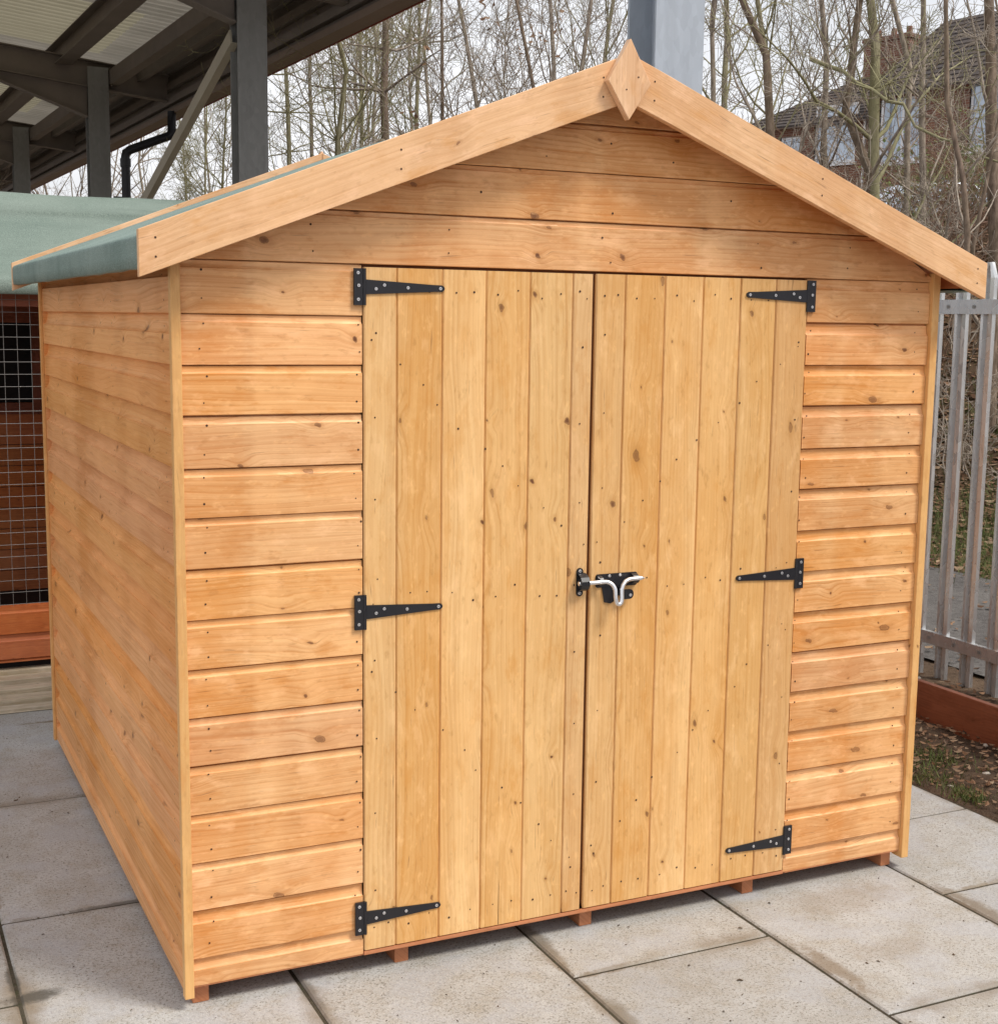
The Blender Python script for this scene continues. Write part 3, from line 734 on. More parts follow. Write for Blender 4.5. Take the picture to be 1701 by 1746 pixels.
for x in (AX0, AX1-.015): mb.box(x, x+.015, AY+.06, yb, .06, 1.62, 'y')
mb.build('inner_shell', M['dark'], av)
mb = MB(); x = AX0+.014; k = 0; r = .0013; ym = AY-.003
while x < AX1: mb.cyl((x, ym, .315), (x, ym, 1.66), r, n=4, cap=False); x += .0545
z = .323
while z < 1.66: mb.cyl((AX0, ym-.002, z), (AX1, ym-.002, z), r, n=4, cap=False); z += .0522
mb.build('wire_mesh', M['mesh'], av)
mb = MB()
for x in (-1.7, -.5, .5, 1.3): mb = MB(); mb.box(x, x+.07, AY+.02, yb, .0, .045, 'y'); mb.build('skid', M['bearer'], av)
mb = MB(); xr0, xr1 = AX0-.1, AX1+.1
rp_ = [(3.17, 1.650), (3.165, 1.655), (3.165, 1.704), (3.175, 1.713), (3.30, 1.772), (3.5, 1.862), (3.7, 1.955), (3.86, 2.028), (3.859, 2.037), (4.08, 2.128), (4.12, 2.138), (4.16, 2.128), (4.6, 1.93), (5.03, 1.735), (5.035, 1.68)]
nx = 40; V = []
for i in range(nx+1):
    x = xr0+(xr1-xr0)*i/nx
    for q, (y, z) in enumerate(rp_): V.append((x, y, z+(.004*math.sin(x*7+q*2.1)+random.uniform(-.0015, .0015) if 3 < q < 13 else 0)))
Pn = len(rp_); mb.mesh(V, [(i*Pn+q+1, i*Pn+q, (i+1)*Pn+q, (i+1)*Pn+q+1) for i in range(nx) for q in range(Pn-1)], None, 0, True)
mb.build('felt_roof', M['felt_pale'], av)
for xx in (AX0, AX1-.02):
    mb = MB(); P = [(3.2, 1.65), (5.0, 1.65), (4.12, 2.10)]
    mb.mesh([(xx, y, z) for y, z in P]+[(xx+.02, y, z) for y, z in P], [(0, 1, 2), (5, 4, 3), (0, 3, 4, 1), (1, 4, 5, 2), (2, 5, 3, 0)], lambda p: (p[1], p[2]))
    mb.build('gable_board', M['redwood'], av)

# ------------------------------------------------------------------ steel canopy
K0 = .03
def cxl(y): return 2.8-K0*(y-2.5)
def hcol(mb, x, y, z0, z1, b=.254, tf=.016, tw=.010):
    mb.box(x-b/2, x+b/2, y-b/2, y-b/2+tf, z0, z1, 'z'); mb.box(x-b/2, x+b/2, y+b/2-tf, y+b/2, z0, z1, 'z'); mb.box(x-tw/2, x+tw/2, y-b/2+tf, y+b/2-tf, z0, z1, 'z')
lone = empty('steel_column', (cxl(2.5), 2.62, 0), 'bluish galvanised steel column rising behind the shed apex', 'steel column')
mb = MB(); hcol(mb, cxl(2.5)+.0, 2.62, .012, 5.6); mb.build('shaft', M['galvlit'], lone, .002)
mb = MB(); mb.box(cxl(2.5)-.2, cxl(2.5)+.2, 2.42, 2.82, .0, .012); mb.build('base_plate', M['galvlit'], lone, .002)

can = empty('steel_canopy', (0, 16, 0), 'large dark steel framed canopy with corrugated roof behind the left of the shed', 'canopy')
CY0 = 9.07; SP = 6.55; PIT = .105
zr = lambda x, y: 4.86+PIT*(cxl(y)-x)      # underside of the sheeting
for k in range(4):
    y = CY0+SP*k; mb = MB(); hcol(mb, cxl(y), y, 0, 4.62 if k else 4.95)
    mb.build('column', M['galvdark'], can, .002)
# rafters with haunch, running in x (rising to the left)
def ibeam(mb, A, B, d=.30, b=.15, tf=.014, tw=.010):
    A = Vector(A); B = Vector(B); t = (B-A).normalized(); s = t.cross(Vector((0, 0, 1))).normalized(); u = s.cross(t)
    R = Matrix((t, s, u)).transposed().to_4x4(); R.translation = A; Ln = (B-A).length
    mb.box(0, Ln, -b/2, b/2, -tf, 0, rot=R); mb.box(0, Ln, -b/2, b/2, -d, -d+tf, rot=R); mb.box(0, Ln, -tw/2, tw/2, -d+tf, -tf, rot=R)
for k in range(4):
    y = CY0+SP*k; x = cxl(y); mb = MB()
    ibeam(mb, (x+.9, y, zr(x+.9, y)-.16), (x-13, y, zr(x-13, y)-.16), .33, .16)
    # haunch
    P = [(x-.12, 4.50), (x-1.7, zr(x-1.7, y)-.47), (x-.12, 4.02)]
    for (ya, yb2) in ((y-.006, y+.006),): mb.mesh([(p[0], ya, p[1]) for p in P]+[(p[0], yb2, p[1]) for p in P], [(0, 1, 2), (5, 4, 3), (0, 3, 4, 1), (1, 4, 5, 2), (2, 5, 3, 0)])
    A = Vector((x-.12, y, 4.02)); B = Vector((x-1.7, y, zr(x-1.7, y)-.47)); t = (B-A).normalized(); s = Vector((0, 1, 0)); u = s.cross(t); R = Matrix((t, s, u)).transposed().to_4x4(); R.translation = A
    mb.box(0, (B-A).length, -.08, .08, -.007, .007, rot=R)
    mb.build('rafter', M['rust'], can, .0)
Y0, Y1 = 5.9, 36
for dx in (.72, -.40, -1.6, -2.8, -4.0, -5.2, -6.4, -7.6, -8.8):
    mb = MB(); A = Vector((cxl(Y0)+dx, Y0, zr(cxl(Y0)+dx, Y0)-.01)); B = Vector((cxl(Y1)+dx, Y1, zr(cxl(Y1)+dx, Y1)-.01))
    big = dx == -.40
    ibeam(mb, A, B, .26 if big else .16, .2 if big else .12, .01, .008); mb.build('purlin', M['rust'], can)
# corrugated sheet
def corr(y): ph = (y/.19) % 1; return .028*max(0, min(1, (abs(ph-.5)*2-.28)/.22))
def sheet(name, ya, yb, xa, xb, mat, parent, zo=0):
    mb = MB(); n = int((yb-ya)/.019); V = []
    for j in range(n+1):
        y = ya+(yb-ya)*j/n
        for xx in (xa, xb): X = cxl(y)+xx; V.append((X, y, zr(X, y)+corr(y)+zo))
    mb.mesh(V, [(j*2, j*2+1, j*2+3, j*2+2) for j in range(n)], None, 0, False); return mb.build(name, mat, parent)
seg = [(Y0, 9.8, 0), (9.8, 11.8, 1), (11.8, 13.2, 0), (13.2, 16.0, 1), (16.0, 19.5, 0), (19.5, 22, 1), (22, Y1, 0)]
for (a, b, li) in seg:
    if li:
        sheet('roof_sheet', a, b, .1, .95, M['sheet'], can); sheet('rooflight', a, b, -7.0, .1, M['light_panel'], can); sheet('roof_sheet', a, b, -13.5, -7.0, M['sheet'], can)
    else: sheet('roof_sheet', a, b, -13.5, .95, M['sheet'], can)
# drop fascia outside the columns with its rails and the red edge
XF = .95
def strip(mb, dx0, dx1, z0, z1, ya=Y0, yb=Y1, mi=0):
    V = [(cxl(y)+dx, y, z) for y in (ya, yb) for dx in (dx0, dx1) for z in (z0, z1)]
    mb.mesh(V, [(0, 1, 3, 2), (4, 6, 7, 5), (0, 4, 5, 1), (2, 3, 7, 6), (0, 2, 6, 4), (1, 5, 7, 3)], None, mi)
mb = MB(); strip(mb, XF, XF+.012, 4.17, 4.84); mb.build('fascia_sheet', M['rust'], can)
mb = MB()
for z in (4.24, 4.42, 4.62): strip(mb, XF-.07, XF-.003, z, z+.085)
strip(mb, .14, .26, 4.42, 4.60); strip(mb, XF-.45, XF-.38, 4.50, 4.62)
mb.build('fascia_rail', M['rust'], can)
mb = MB(); strip(mb, XF-.08, XF+.10, 4.10, 4.167); mb.build('eave_gutter', M['gutter'], can)
mb = MB(); strip(mb, XF+.101, XF+.112, 4.09, 4.25); mb.build('edge_trim', M['edge_red'], can)
# diagonal brace
mb = MB(); A = Vector((2.42, 9.2, 3.98)); B = Vector((2.42, 15.3, 2.2))
A = on(394, 62, 0, 2.45); B = on(244, 342, 0, 2.36); B = A+(B-A)*1.25
t = (B-A).normalized(); s = Vector((1, 0, 0)); u = t.cross(s); R = Matrix((t, s, u)).transposed().to_4x4(); R.translation = A
mb.box(0, (B-A).length, -.008, .008, -.06, .06, rot=R); mb.box(0, (B-A).length, .008, .06, .052, .06, rot=R); mb.build('brace', M['brace'], can)
# downpipe with swan neck
yp = CY0+SP-.35; xp = cxl(yp)+.27
xp = on(215, 300, 1, yp).x
mb = MB(); top = on(289, 224, 1, yp)
mb.tube([(xp, yp, 0.1), (xp, yp, 3.52), (xp+.01, yp, 3.57), (xp+.06, yp, 3.61), (top.x-.10, yp, 3.775), (top.x-.01, yp, 3.81), (top.x+.03, yp, 3.86), (top.x+.035, yp, 4.12)], .055, 12, 0, cap=True)
for z in (3.45, 2.2): mb.cyl((xp, yp, z-.05), (xp, yp, z+.05), .066, n=12)
mb.box(cxl(yp)+.1, xp, yp-.01, yp+.01, 3.0, 3.03)
mb.build('downpipe', M['blackpl'], can)

# ------------------------------------------------------------------ edging board
mb = MB(); mb.box(3.212, 3.240, -2.5, 6.5, -.01, .155, 'y'); o = mb.build('edging_board', M['edging'], bevel=.003)
tag(o, 'long dark red timber edging board on edge between bare soil and fence', 'edging board')
# ------------------------------------------------------------------ palisade fence
fen = empty('palisade_fence', (3.75, 1.5, 0), 'galvanised steel palisade fence beside the right of the shed', 'fence')
FX = 3.76
for (za, zb) in ((.150, .205), (1.628, 1.690)):
    mb = MB()
    mb.box(FX-.034, FX-.028, -3, 8, za, zb, 'y'); mb.box(FX-.028, FX-.012, -3, 8, zb-.006, zb, 'y')
    y = 1.486-.155*29+.07
    while y < 8: mb.disc((FX-.0345, y-.005, (za+zb)/2), (-1, 0, 0), .008, 10, 1, .004); y += .155
    mb.build('rail', [M['galv'], M['galvdark']], fen)
def pale():
    p = MB(); x0 = FX-.006
    pr = [(-.0375, .012), (-.031, 0), (-.017, -.003), (-.010, .016), (0, .018), (.010, .016), (.017, -.003), (.031, 0), (.0375, .012)]
    zs = [.0, 1.78, 1.845]; V = []
    for z in zs:
        for (y, x) in pr:
            f = 1 if z < 1.8 else .35
            V.append((FX+.034-.034+x-.022, y*f, z))
    n = len(pr)
    Fs = [(j*n+q, j*n+q+1, (j+1)*n+q+1, (j+1)*n+q) for j in range(2) for q in range(n-1)]
    p.mesh(V, Fs, None, 0, False); return p
pm = None
y = 1.486-.155*29; k = 0
while y < 7.9:
    if pm is None:
        p = pale(); po = p.build('pale', M['galv'], fen); po.location = (0, 0, 0); pm = po
        md = po.modifiers.new('solid', 'SOLIDIFY'); md.thickness = .003; b0 = po
        po.location = Vector((0, y+1.5-1.5, 0))
    else:
        c = pm.copy(); COL.objects.link(c); c.parent = fen; c.location = Vector((0, y, 0))
    y += .155
# posts of the fence
for y in (-2.0, .75, 3.5, 6.25):
    mb = MB(); mb.box(FX+.02, FX+.08, y-.03, y+.03, -.02, 1.80, 'z'); mb.build('fence_post', M['galv'], fen, .002)

# ------------------------------------------------------------------ trees
def rv(s=1): return Vector((random.gauss(0, s), random.gauss(0, s), random.gauss(0, s)))
def branch(mb, p, d, ln, r, lvl, cnt, up=.12, mi=1, wig=.16, maxl=3, n3=3):
    ns = {0: 14, 1: 7, 2: 5, 3: 3, 4: 3}[lvl]; pts = [p.copy()]; q = p.copy(); dd = d.normalized(); dirs = [dd]
    for i in range(ns):
        dd = (dd+rv(wig)+Vector((0, 0, up))).normalized(); q = q+dd*(ln/ns); pts.append(q.copy()); dirs.append(dd)
    rs = [max(r*(1-.8*i/ns), .0022) for i in range(ns+1)]
    mb.tube(pts, rs, {0: 8, 1: 5, 2: 3, 3: 3, 4: 3}[lvl], mi if lvl else 0)
    if lvl >= maxl: return
    for c in range(cnt[lvl]):
        f = random.uniform(.18, 1)**.8*ns; i = min(int(f), ns-1); a = f-i
        pp = pts[i].lerp(pts[i+1], a); dr_ = dirs[i+1]; o = dr_.orthogonal(); o.rotate(Matrix.Rotation(random.uniform(0, 6.28), 3, dr_))
        ang = random.uniform(.45, 1.0); nd = dr_*math.cos(ang)+o*math.sin(ang)
        branch(mb, pp, nd, ln*random.uniform(.28, .55)*(1-.35*f/ns), max(rs[i]*.55, .003), lvl+1, cnt, up*.7, mi, wig*1.15, maxl)
def tree(pxs, dpt, r, hgt, mats, label, seed, nb=34, cnt=(0, 8, 6, 0), horiz=False, group='bare trees behind the shed', maxl=3, start=.12, leaves=0, blen=.30, cat='tree', name='bare_tree', bdir=None):
    """pxs: photo pixels the trunk passes through, at distance dpt along the view"""
    random.seed(seed)
    P = [dep(x, y, dpt) for x, y in pxs]
    b = P[-1]; base = Vector((b.x, b.y, tz(b.x, b.y)-.05))
    if len(P) > 1:
        t = (P[-1]-P[-2]); e = P[-1]+t*((base.z-P[-1].z)/min(t.z, -.05))*.35; base.x += (e.x-b.x)*.5; base.y += (e.y-b.y)*.5
    root = empty(name, base, label, cat, group)
    t = (P[0]-P[1]).normalized() if len(P) > 1 else Vector((random.uniform(-.04, .04), random.uniform(-.04, .04), 1)).normalized()
    t = (t+Vector((0, 0, 1.2))).normalized(); topn = P[0]+t*(max(.5, hgt-(P[0].z-base.z))/t.z)
    path = [base]+P[::-1]+[P[0].lerp(topn, .33)+rv(.06), P[0].lerp(topn, .66)+rv(.12), topn]
    pts = []                                  # resample
    for a, c in zip(path[:-1], path[1:]):
        k = max(1, int((c-a).length/.4))
        for i in range(k): pts.append(a.lerp(c, i/k)+rv(.008))
    pts.append(path[-1]); N = len(pts); zt = path[-1].z-base.z
    rs = [max(.006, .6*r*(1.12-1.05*max(0, (p.z-base.z)/zt)**1.1)) for p in pts]
    tb = MB(); tb.tube(pts, rs, 9, 0); tb.build('trunk', mats[0], root)
    cb = MB()
    for c in range(nb):
        f = random.uniform(start, .97); i = int(f*(N-1)); pp = pts[i]; az = random.uniform(0, 6.28); el = random.uniform(.35, 1.1) if not horiz else random.uniform(-.15, .35)
        nd = Vector((math.cos(az)*math.cos(el), math.sin(az)*math.cos(el), math.sin(el)))
        ln = hgt*blen*random.uniform(.5, 1.1)*(1.15-f*.75)
        branch(cb, pp, nd, ln, min(rs[i]*.5, .03)*random.uniform(.5, 1), 1, cnt, .10 if not horiz else .02, 0, .15, maxl)
    if bdir:
        for (pa, pb2, rr) in bdir:
            A = dep(pa[0], pa[1], dpt); B = dep(pb2[0], pb2[1], dpt-1.0); n = 12
            q = [A.lerp(B, i/n)+rv(.03)*(i > 0) for i in range(n+1)]
            cb.tube(q, [rr*(1-.6*i/n) for i in range(n+1)], 6, 0)
            for c in range(18):
                i = random.randrange(1, n); o = rv(1); o.z = abs(o.z)*.8+.2
                branch(cb, q[i], o, random.uniform(.5, 1.3), rr*.3, 2, cnt, .05, 0, .15, maxl)
    for c in range(leaves):
        pp = pts[int(random.uniform(.3, .8)*(N-1))]+rv(.6)
        for k in range(14):
            o = pp+Vector((random.gauss(0, .06), random.gauss(0, .06), random.gauss(-.08, .12))); a = rv(1).normalized(); bb = a.orthogonal().normalized()
            cb.face([o, o+a*.05, o+a*.05+bb*.035, o+bb*.035], None, 1)
    cb.build('crown', [mats[1], M['leaf']], root)
    return root
A_, B_, C_ = (M['bark_a'], M['twig']), (M['bark_b'], M['twig_b']), (M['bark_c'], M['twig'])
GC = 'bare trees behind the shed'
TR = [
 ([(657, 0), (656, 240)], 15, .095, 9.5, C_, 'dark straight trunk with level side twigs, thickest tree left of the shed apex', dict(horiz=True, nb=70, blen=.17)),
 ([(560, 0), (590, 120), (577, 240)], 14, .06, 8.5, B_, 'slim mossy leaning tree just left of the thickest dark trunk', {}),
 ([(612, 40), (618, 240)], 17, .055, 9, B_, 'thin straight tree between the mossy leaner and the thick dark trunk', {}),
 ([(486, 60), (494, 260)], 18, .07, 9, B_, 'mossy tree next to the nearest dark canopy column', dict(horiz=True, nb=60, blen=.2)),
 ([(525, 20), (532, 240)], 19, .06, 10, A_, 'grey tree seen through the twigs right of the dark canopy column', dict(nb=44)),
 ([(716, 0), (712, 210)], 18, .06, 9, B_, 'pale green trunk above the left bargeboard, right of the thickest dark trunk', {}),
 ([(752, 0), (756, 210)], 14, .045, 8, C_, 'thin dark tree with brown seed clusters left of the apex', dict(leaves=5)),
 ([(782, 0), (815, 190)], 17, .06, 9, A_, 'grey tree slanting left above the middle of the left bargeboard', dict(leaves=6)),
 ([(880, 0), (915, 190)], 13, .045, 8, C_, 'reddish slanting stem with old leaf clusters near the apex', dict(leaves=7)),
 ([(936, 0), (945, 170)], 18, .06, 10, A_, 'upright grey tree midway between leaning stem and finial', dict(nb=44)),
 ([(1008, 0), (990, 120)], 14, .055, 8, A_, 'tree directly left of the diamond finial', dict(nb=30)),
 ([(1046, 0), (1030, 100)], 20, .06, 10, B_, 'far mossy tree against the left edge of the blue column', dict(nb=40)),
 ([(312, 240), (318, 330)], 24, .04, 7, B_, 'thin tree showing through the gap beneath the steel brace', dict(nb=34, blen=.34)),
 ([(352, 180), (350, 330)], 22, .045, 7, B_, 'mossy many stemmed tree just right of the steel brace', dict(nb=60, blen=.26, start=.05)),
 ([(385, 190), (380, 320)], 20, .05, 7, B_, 'mossy tree hard against the left side of the dark column', dict(nb=60, blen=.24, start=.05)),
 ([(120, 300), (124, 340)], 34, .05, 7, A_, 'distant bare tree seen in the gap between the two left columns', dict(nb=30, blen=.34)),
 ([(1213, 60), (1216, 200)], 14, .055, 8, A_, 'forked grey trunk immediately right of the blue column', dict(nb=30)),
 ([(1238, 0), (1234, 200)], 17, .07, 9, B_, 'second trunk to the right of the blue column', {}),
 ([(1268, 0), (1305, 95), (1316, 250)], 12, .085, 8, C_, 'brown ivy marked trunk curving up in front of the house hip', dict(nb=26)),
 ([(1290, 0), (1312, 130)], 16, .06, 9, B_, 'mossy trunk behind the curved brown one', dict(nb=26)),
 ([(1400, 0), (1408, 100)], 15, .06, 9, A_, 'grey trunk passing in front of the brick chimney', dict(nb=26)),
 ([(1452, 100), (1440, 190), (1482, 300)], 12, .085, 7, C_, 'left stem of the forked tree before the first house window', dict(nb=16)),
 ([(1487, 0), (1492, 160), (1488, 320)], 12, .10, 8, B_, 'thick mossy main stem of the forked tree right of the chimney', dict(nb=18, bdir=[((1380, 100), (1710, 290), .02)])),
 ([(1522, 0), (1550, 120), (1545, 330)], 14, .055, 8, A_, 'slender tree standing between the two houses', dict(nb=26)),
 ([(1572, 0), (1572, 340)], 13, .06, 8, A_, 'pale lit trunk before the second house roof', dict(nb=24)),
 ([(1610, 0), (1616, 180), (1645, 300), (1648, 400)], 10, .045, 7, C_, 'thin wavy stem with bright edge near the right frame', dict(nb=12)),
 ([(1683, 0), (1690, 200), (1697, 420)], 12, .105, 8, C_, 'thickest dark trunk at the right edge of the photo', dict(nb=14)),
 ([(1690, 260), (1660, 420)], 11, .04, 5, C_, 'short stem leaning right between two dark trunks', dict(nb=20)),
]
for i, (px, d, r, h, mt, lb, kw) in enumerate(TR):
    kw = dict(kw); kw.setdefault('nb', 34)
    tree(px, d, r, h, mt, lb, 100+i, **kw)
# distant wood: one mass
random.seed(5); fw = MB()
for k in range(28):
    px = random.uniform(-250, 1250) if k % 12 else random.uniform(1900, 2300); d = random.uniform(24, 46)
    p = dep(px, 500, d); z = tz(p.x, p.y); h = random.uniform(7, 12); r = random.uniform(.02, .045)
    n = 9; q = [Vector((p.x, p.y, z))+Vector((0, 0, h*i/n))+rv(.07) for i in range(n+1)]
    fw.tube(q, [r*(1-.85*i/n) for i in range(n+1)], 5, 0)
    for c in range(30):
        i = random.randrange(1, n+1); az = random.uniform(0, 6.28); el = random.uniform(.2, 1.1)
        branch(fw, q[i], Vector((math.cos(az)*math.cos(el), math.sin(az)*math.cos(el), math.sin(el))), random.uniform(1, 2.6), .016, 1, (0, 5, 4), .08, 1, .16, 3 if k % 2 else 2)
o = fw.build('distant_wood', [M['bark_a'], M['twig']]); tag(o, 'mass of far bare woodland behind the nearer trees', 'woodland', kind='stuff')
# shrubs
def shrub(px, py, d, h, n, mat, label, seed, leafy=0, spread=.7, name='bramble_bush', cat='bush'):
    random.seed(seed); p = dep(px, py, d); base = Vector((p.x, p.y, tz(p.x, p.y)-.03)); root = empty(name, base, label, cat, 'undergrowth on the bank'); mb = MB()
    for k in range(n):
        b = base+Vector((random.gauss(0, spread*.45), random.gauss(0, spread*.45), 0)); az = random.uniform(0, 6.28); el = random.uniform(.5, 1.4)
        branch(mb, b, Vector((math.cos(az)*math.cos(el), math.sin(az)*math.cos(el), math.sin(el))), h*random.uniform(.6, 1.25), .008, 1, (0, 6, 4), -.02, 0, .2, 3)
    mb.build('stems', mat, root)
    if leafy:
        lb = MB()
        for k in range(leafy):
            c = base+Vector((random.gauss(0, spread*.5), random.gauss(0, spread*.5), abs(random.gauss(.5, .3))*h)); a = rv(1).normalized()*.05; bb = a.orthogonal().normalized()*.03
            lb.face([c, c+a, c+a+bb, c+bb])
        lb.build('foliage', M['grass'], root)
shrub(1520, 420, 13.5, 1.5, 60, M['bramble'], 'dense reddish brown bramble below the forked tree', 31)
shrub(1590, 430, 15, 1.6, 60, M['bramble'], 'tall brown thicket under the second house window', 32)
shrub(1440, 400, 15, 1.3, 45, M['bramble'], 'brown scrub rising just over the right bargeboard', 33)
shrub(1660, 450, 11.5, .8, 30, M['twig'], 'low twiggy scrub at the foot of the thin wavy stem', 34)
shrub(1625, 400, 17, .9, 30, M['twig_b'], 'yellow green leafy shrub between the right hand trunks', 35, 1400, 1.1, 'leafy_shrub', 'shrub')
shrub(1350, 330, 15, 1.2, 40, M['twig'], 'grey scrub at the foot of the curved brown trunk', 36)
shrub(1695, 400, 16, .8, 26, M['twig_b'], 'yellow green shrub at the photo\'s right edge', 37, 900, .9, 'leafy_shrub', 'shrub')

# ------------------------------------------------------------------ houses on the hill
def house(px0, px1, d0, d1, z_eave, z_ridge, zg, wins, label, chimney=None, hip=False, fwdo=0, pipe=None):
    A = dep(px0, 300, d0); B = dep(px1, 300, d1); A.z = B.z = 0
    t = (B-A).normalized(); nn = Vector((t.y, -t.x, 0))
    if nn.dot(CAM-A) < 0: nn = -nn
    A += nn*fwdo; B += nn*fwdo; Ln = (B-A).length; dp = 7.4
    root = empty('brick_house', A+t*Ln/2-nn*dp/2+Vector((0, 0, zg)), label, 'house', 'houses behind the trees')
    def P(u, w, z): q = A+t*u-nn*w; return (q.x, q.y, z)
    def U(px, py):
        v = ray(px, py); k = (A-CAM).dot(nn)/v.dot(nn); q = CAM+v*k; return (q-A).dot(t), q.z
    rects = []
    for (a, b2, c, e) in wins:
        (u0, z1), (u1, z0) = U(a, c), U(b2, e); rects.append((u0, u1, z0, z1))
    mb = MB()
    # facade cut round the windows
    us = sorted({0, Ln}|{r[0] for r in rects}|{r[1] for r in rects}); us = [u for u in us if 0 <= u <= Ln]
    for a, b2 in zip(us[:-1], us[1:]):
        cuts = sorted([(r[2], r[3]) for r in rects if r[0] <= a+1e-4 and r[1] >= b2-1e-4]); z = zg-1
        for (c0, c1) in cuts+[(z_eave, z_eave)]:
            if c0 > z: mb.face([P(a, 0, z), P(b2, 0, z), P(b2, 0, c0), P(a, 0, c0)], [(a, z), (b2, z), (b2, c0), (a, c0)])
            z = max(z, c1)
    zm = z_ridge-.1
    for u in (0, Ln):
        pts = [P(u, 0, zg-1), P(u, dp, zg-1), P(u, dp, z_eave)]+([] if (hip and u == 0) else [P(u, dp/2, zm)])+[P(u, 0, z_eave)]
        uv = [(0, zg-1), (dp, zg-1), (dp, z_eave)]+([] if (hip and u == 0) else [(dp/2, zm)])+[(0, z_eave)]
        mb.face(pts, uv)
    mb.face([P(Ln, dp, zg-1), P(0, dp, zg-1), P(0, dp, z_eave), P(Ln, dp, z_eave)], [(0, zg-1), (Ln, zg-1), (Ln, z_eave), (0, z_eave)])
    mb.build('wall', M['brick'], root)
    # roof of overlapping tile courses
    mb = MB(); ov = .35; n = 16; hw = dp/2+ov; rise = z_ridge-z_eave
    def rl(k, side):
        f = k/n; w_ = (-ov+hw*f) if side == 0 else (dp+ov-hw*f); z = z_eave-.12+(rise+.12)*f; u0 = -.25+(hw*f*.8 if hip else 0); return u0, Ln+.25, w_, z
    for side in (0, 1):
        for k in range(n):
            a0, a1, wa, za = rl(k, side); b0, b1, wb, zb = rl(k+1, side)
            q = [P(a0, wa, za+.035), P(a1, wa, za+.035), P(b1, wb, zb), P(b0, wb, zb)]
            sl = hw/n*1.1; mb.face(q if side == 0 else q[::-1], [(a0, k*.26), (a1, k*.26), (b1, k*.26+.26), (b0, k*.26+.26)])
            q = [P(a0, wa, za-.02), P(a1, wa, za-.02), P(a1, wa, za+.035), P(a0, wa, za+.035)]
            mb.face(q, [(a0, 0), (a1, 0), (a1, .05), (a0, .05)])
    if hip:
        u1, _, _, _ = rl(n, 0); mb.face([P(-.25, -ov, z_eave-.1), P(u1, dp/2, z_ridge), P(-.25, dp+ov, z_eave-.1)], [(0, 0), (dp/2, 3), (dp, 0)])
    mb.face([P(-.2, -ov+.02, z_eave-.14), P(-.2, .0, z_eave-.14), P(Ln+.2, 0, z_eave-.14), P(Ln+.2, -ov+.02, z_eave-.14)], None, 1)
    mb.build('roof', [M['tile'], M['white']], root)
    if chimney:
        (ua, z1), (ub, _) = U(chimney[0], chimney[2]), U(chimney[1], chimney[2]); w0 = dp/2-.45; f = (dp/2)*.07
        V = [P(u, w_, z) for u in (ua, ub) for w_ in (w0, w0+.9) for z in (z_ridge-1.2, chimney[3])]
        mb = MB(); mb.mesh(V, [(0, 1, 3, 2), (4, 6, 7, 5), (0, 4, 5, 1), (2, 3, 7, 6), (1, 5, 7, 3)], lambda p: ((Vector(p)-A).dot(t), p[2]))
        V = [P(u, w_, z) for u in (ua-.06, ub+.06) for w_ in (w0-.06, w0+.96) for z in (chimney[3]-.16, chimney[3]-.02)]
        mb.mesh(V, [(0, 1, 3, 2), (4, 6, 7, 5), (0, 4, 5, 1), (2, 3, 7, 6), (1, 5, 7, 3), (0, 2, 6, 4)], lambda p: ((Vector(p)-A).dot(t), p[2]))
        for k in range(3):
            c = A+t*(ua+(ub-ua)*(k+.5)/3)-nn*(w0+.45); mb.cyl((c.x, c.y, chimney[3]-.02), (c.x, c.y, chimney[3]+.3), .12, .10, 10)
        mb.build('chimney', M['brick'], root)
    for (u0, u1, z0, z1) in rects:
        mb = MB(); fw_ = .08
        def bx(a, b2, c, e, w0=.06, w1=.13):
            V = [P(u, w_, z) for u in (a, b2) for w_ in (w0, w1) for z in (c, e)]
            mb.mesh(V, [(0, 1, 3, 2), (4, 6, 7, 5), (0, 4, 5, 1), (2, 3, 7, 6), (0, 2, 6, 4), (1, 5, 7, 3)])
        bx(u0, u0+fw_, z0, z1); bx(u1-fw_, u1, z0, z1); bx(u0+fw_, u1-fw_, z0, z0+fw_); bx(u0+fw_, u1-fw_, z1-fw_, z1)
        um = u0+(u1-u0)*.5; bx(um-fw_*.5, um+fw_*.5, z0+fw_, z1-fw_); bx(u0-.08, u1+.08, z0-.1, z0-.002, -.08, .1)
        fo = mb.build('window', M['white'], root)
        mb = MB(); mb.face([P(u0, .1, z0), P(u1, .1, z0), P(u1, .1, z1), P(u0, .1, z1)]); mb.build('pane', M['glass'], fo)
    if pipe:
        u, _ = U(pipe, 200); mb = MB(); c = A+t*u+nn*.08; mb.cyl((c.x, c.y, zg), (c.x, c.y, z_eave-.1), .05, n=8); mb.build('drainpipe', M['white'], root)
house(1262, 1494, 49.5, 45.5, 8.35, 10.45, 3.2, [(1390, 1456, 182, 275), (1330, 1362, 235, 290)], 'lower brick house with hipped dark roof and square chimney behind the trees', (1380, 1458, 60, 11.55), True, pipe=1477)
house(1494, 1830, 45.5, 39.5, 8.9, 11.7, 3.6, [(1500, 1572, 172, 272), (1655, 1730, 128, 250), (1600, 1700, 300, 350)], 'taller brick house with steep tiled roof at the upper right', None, False, .5, pipe=1508)

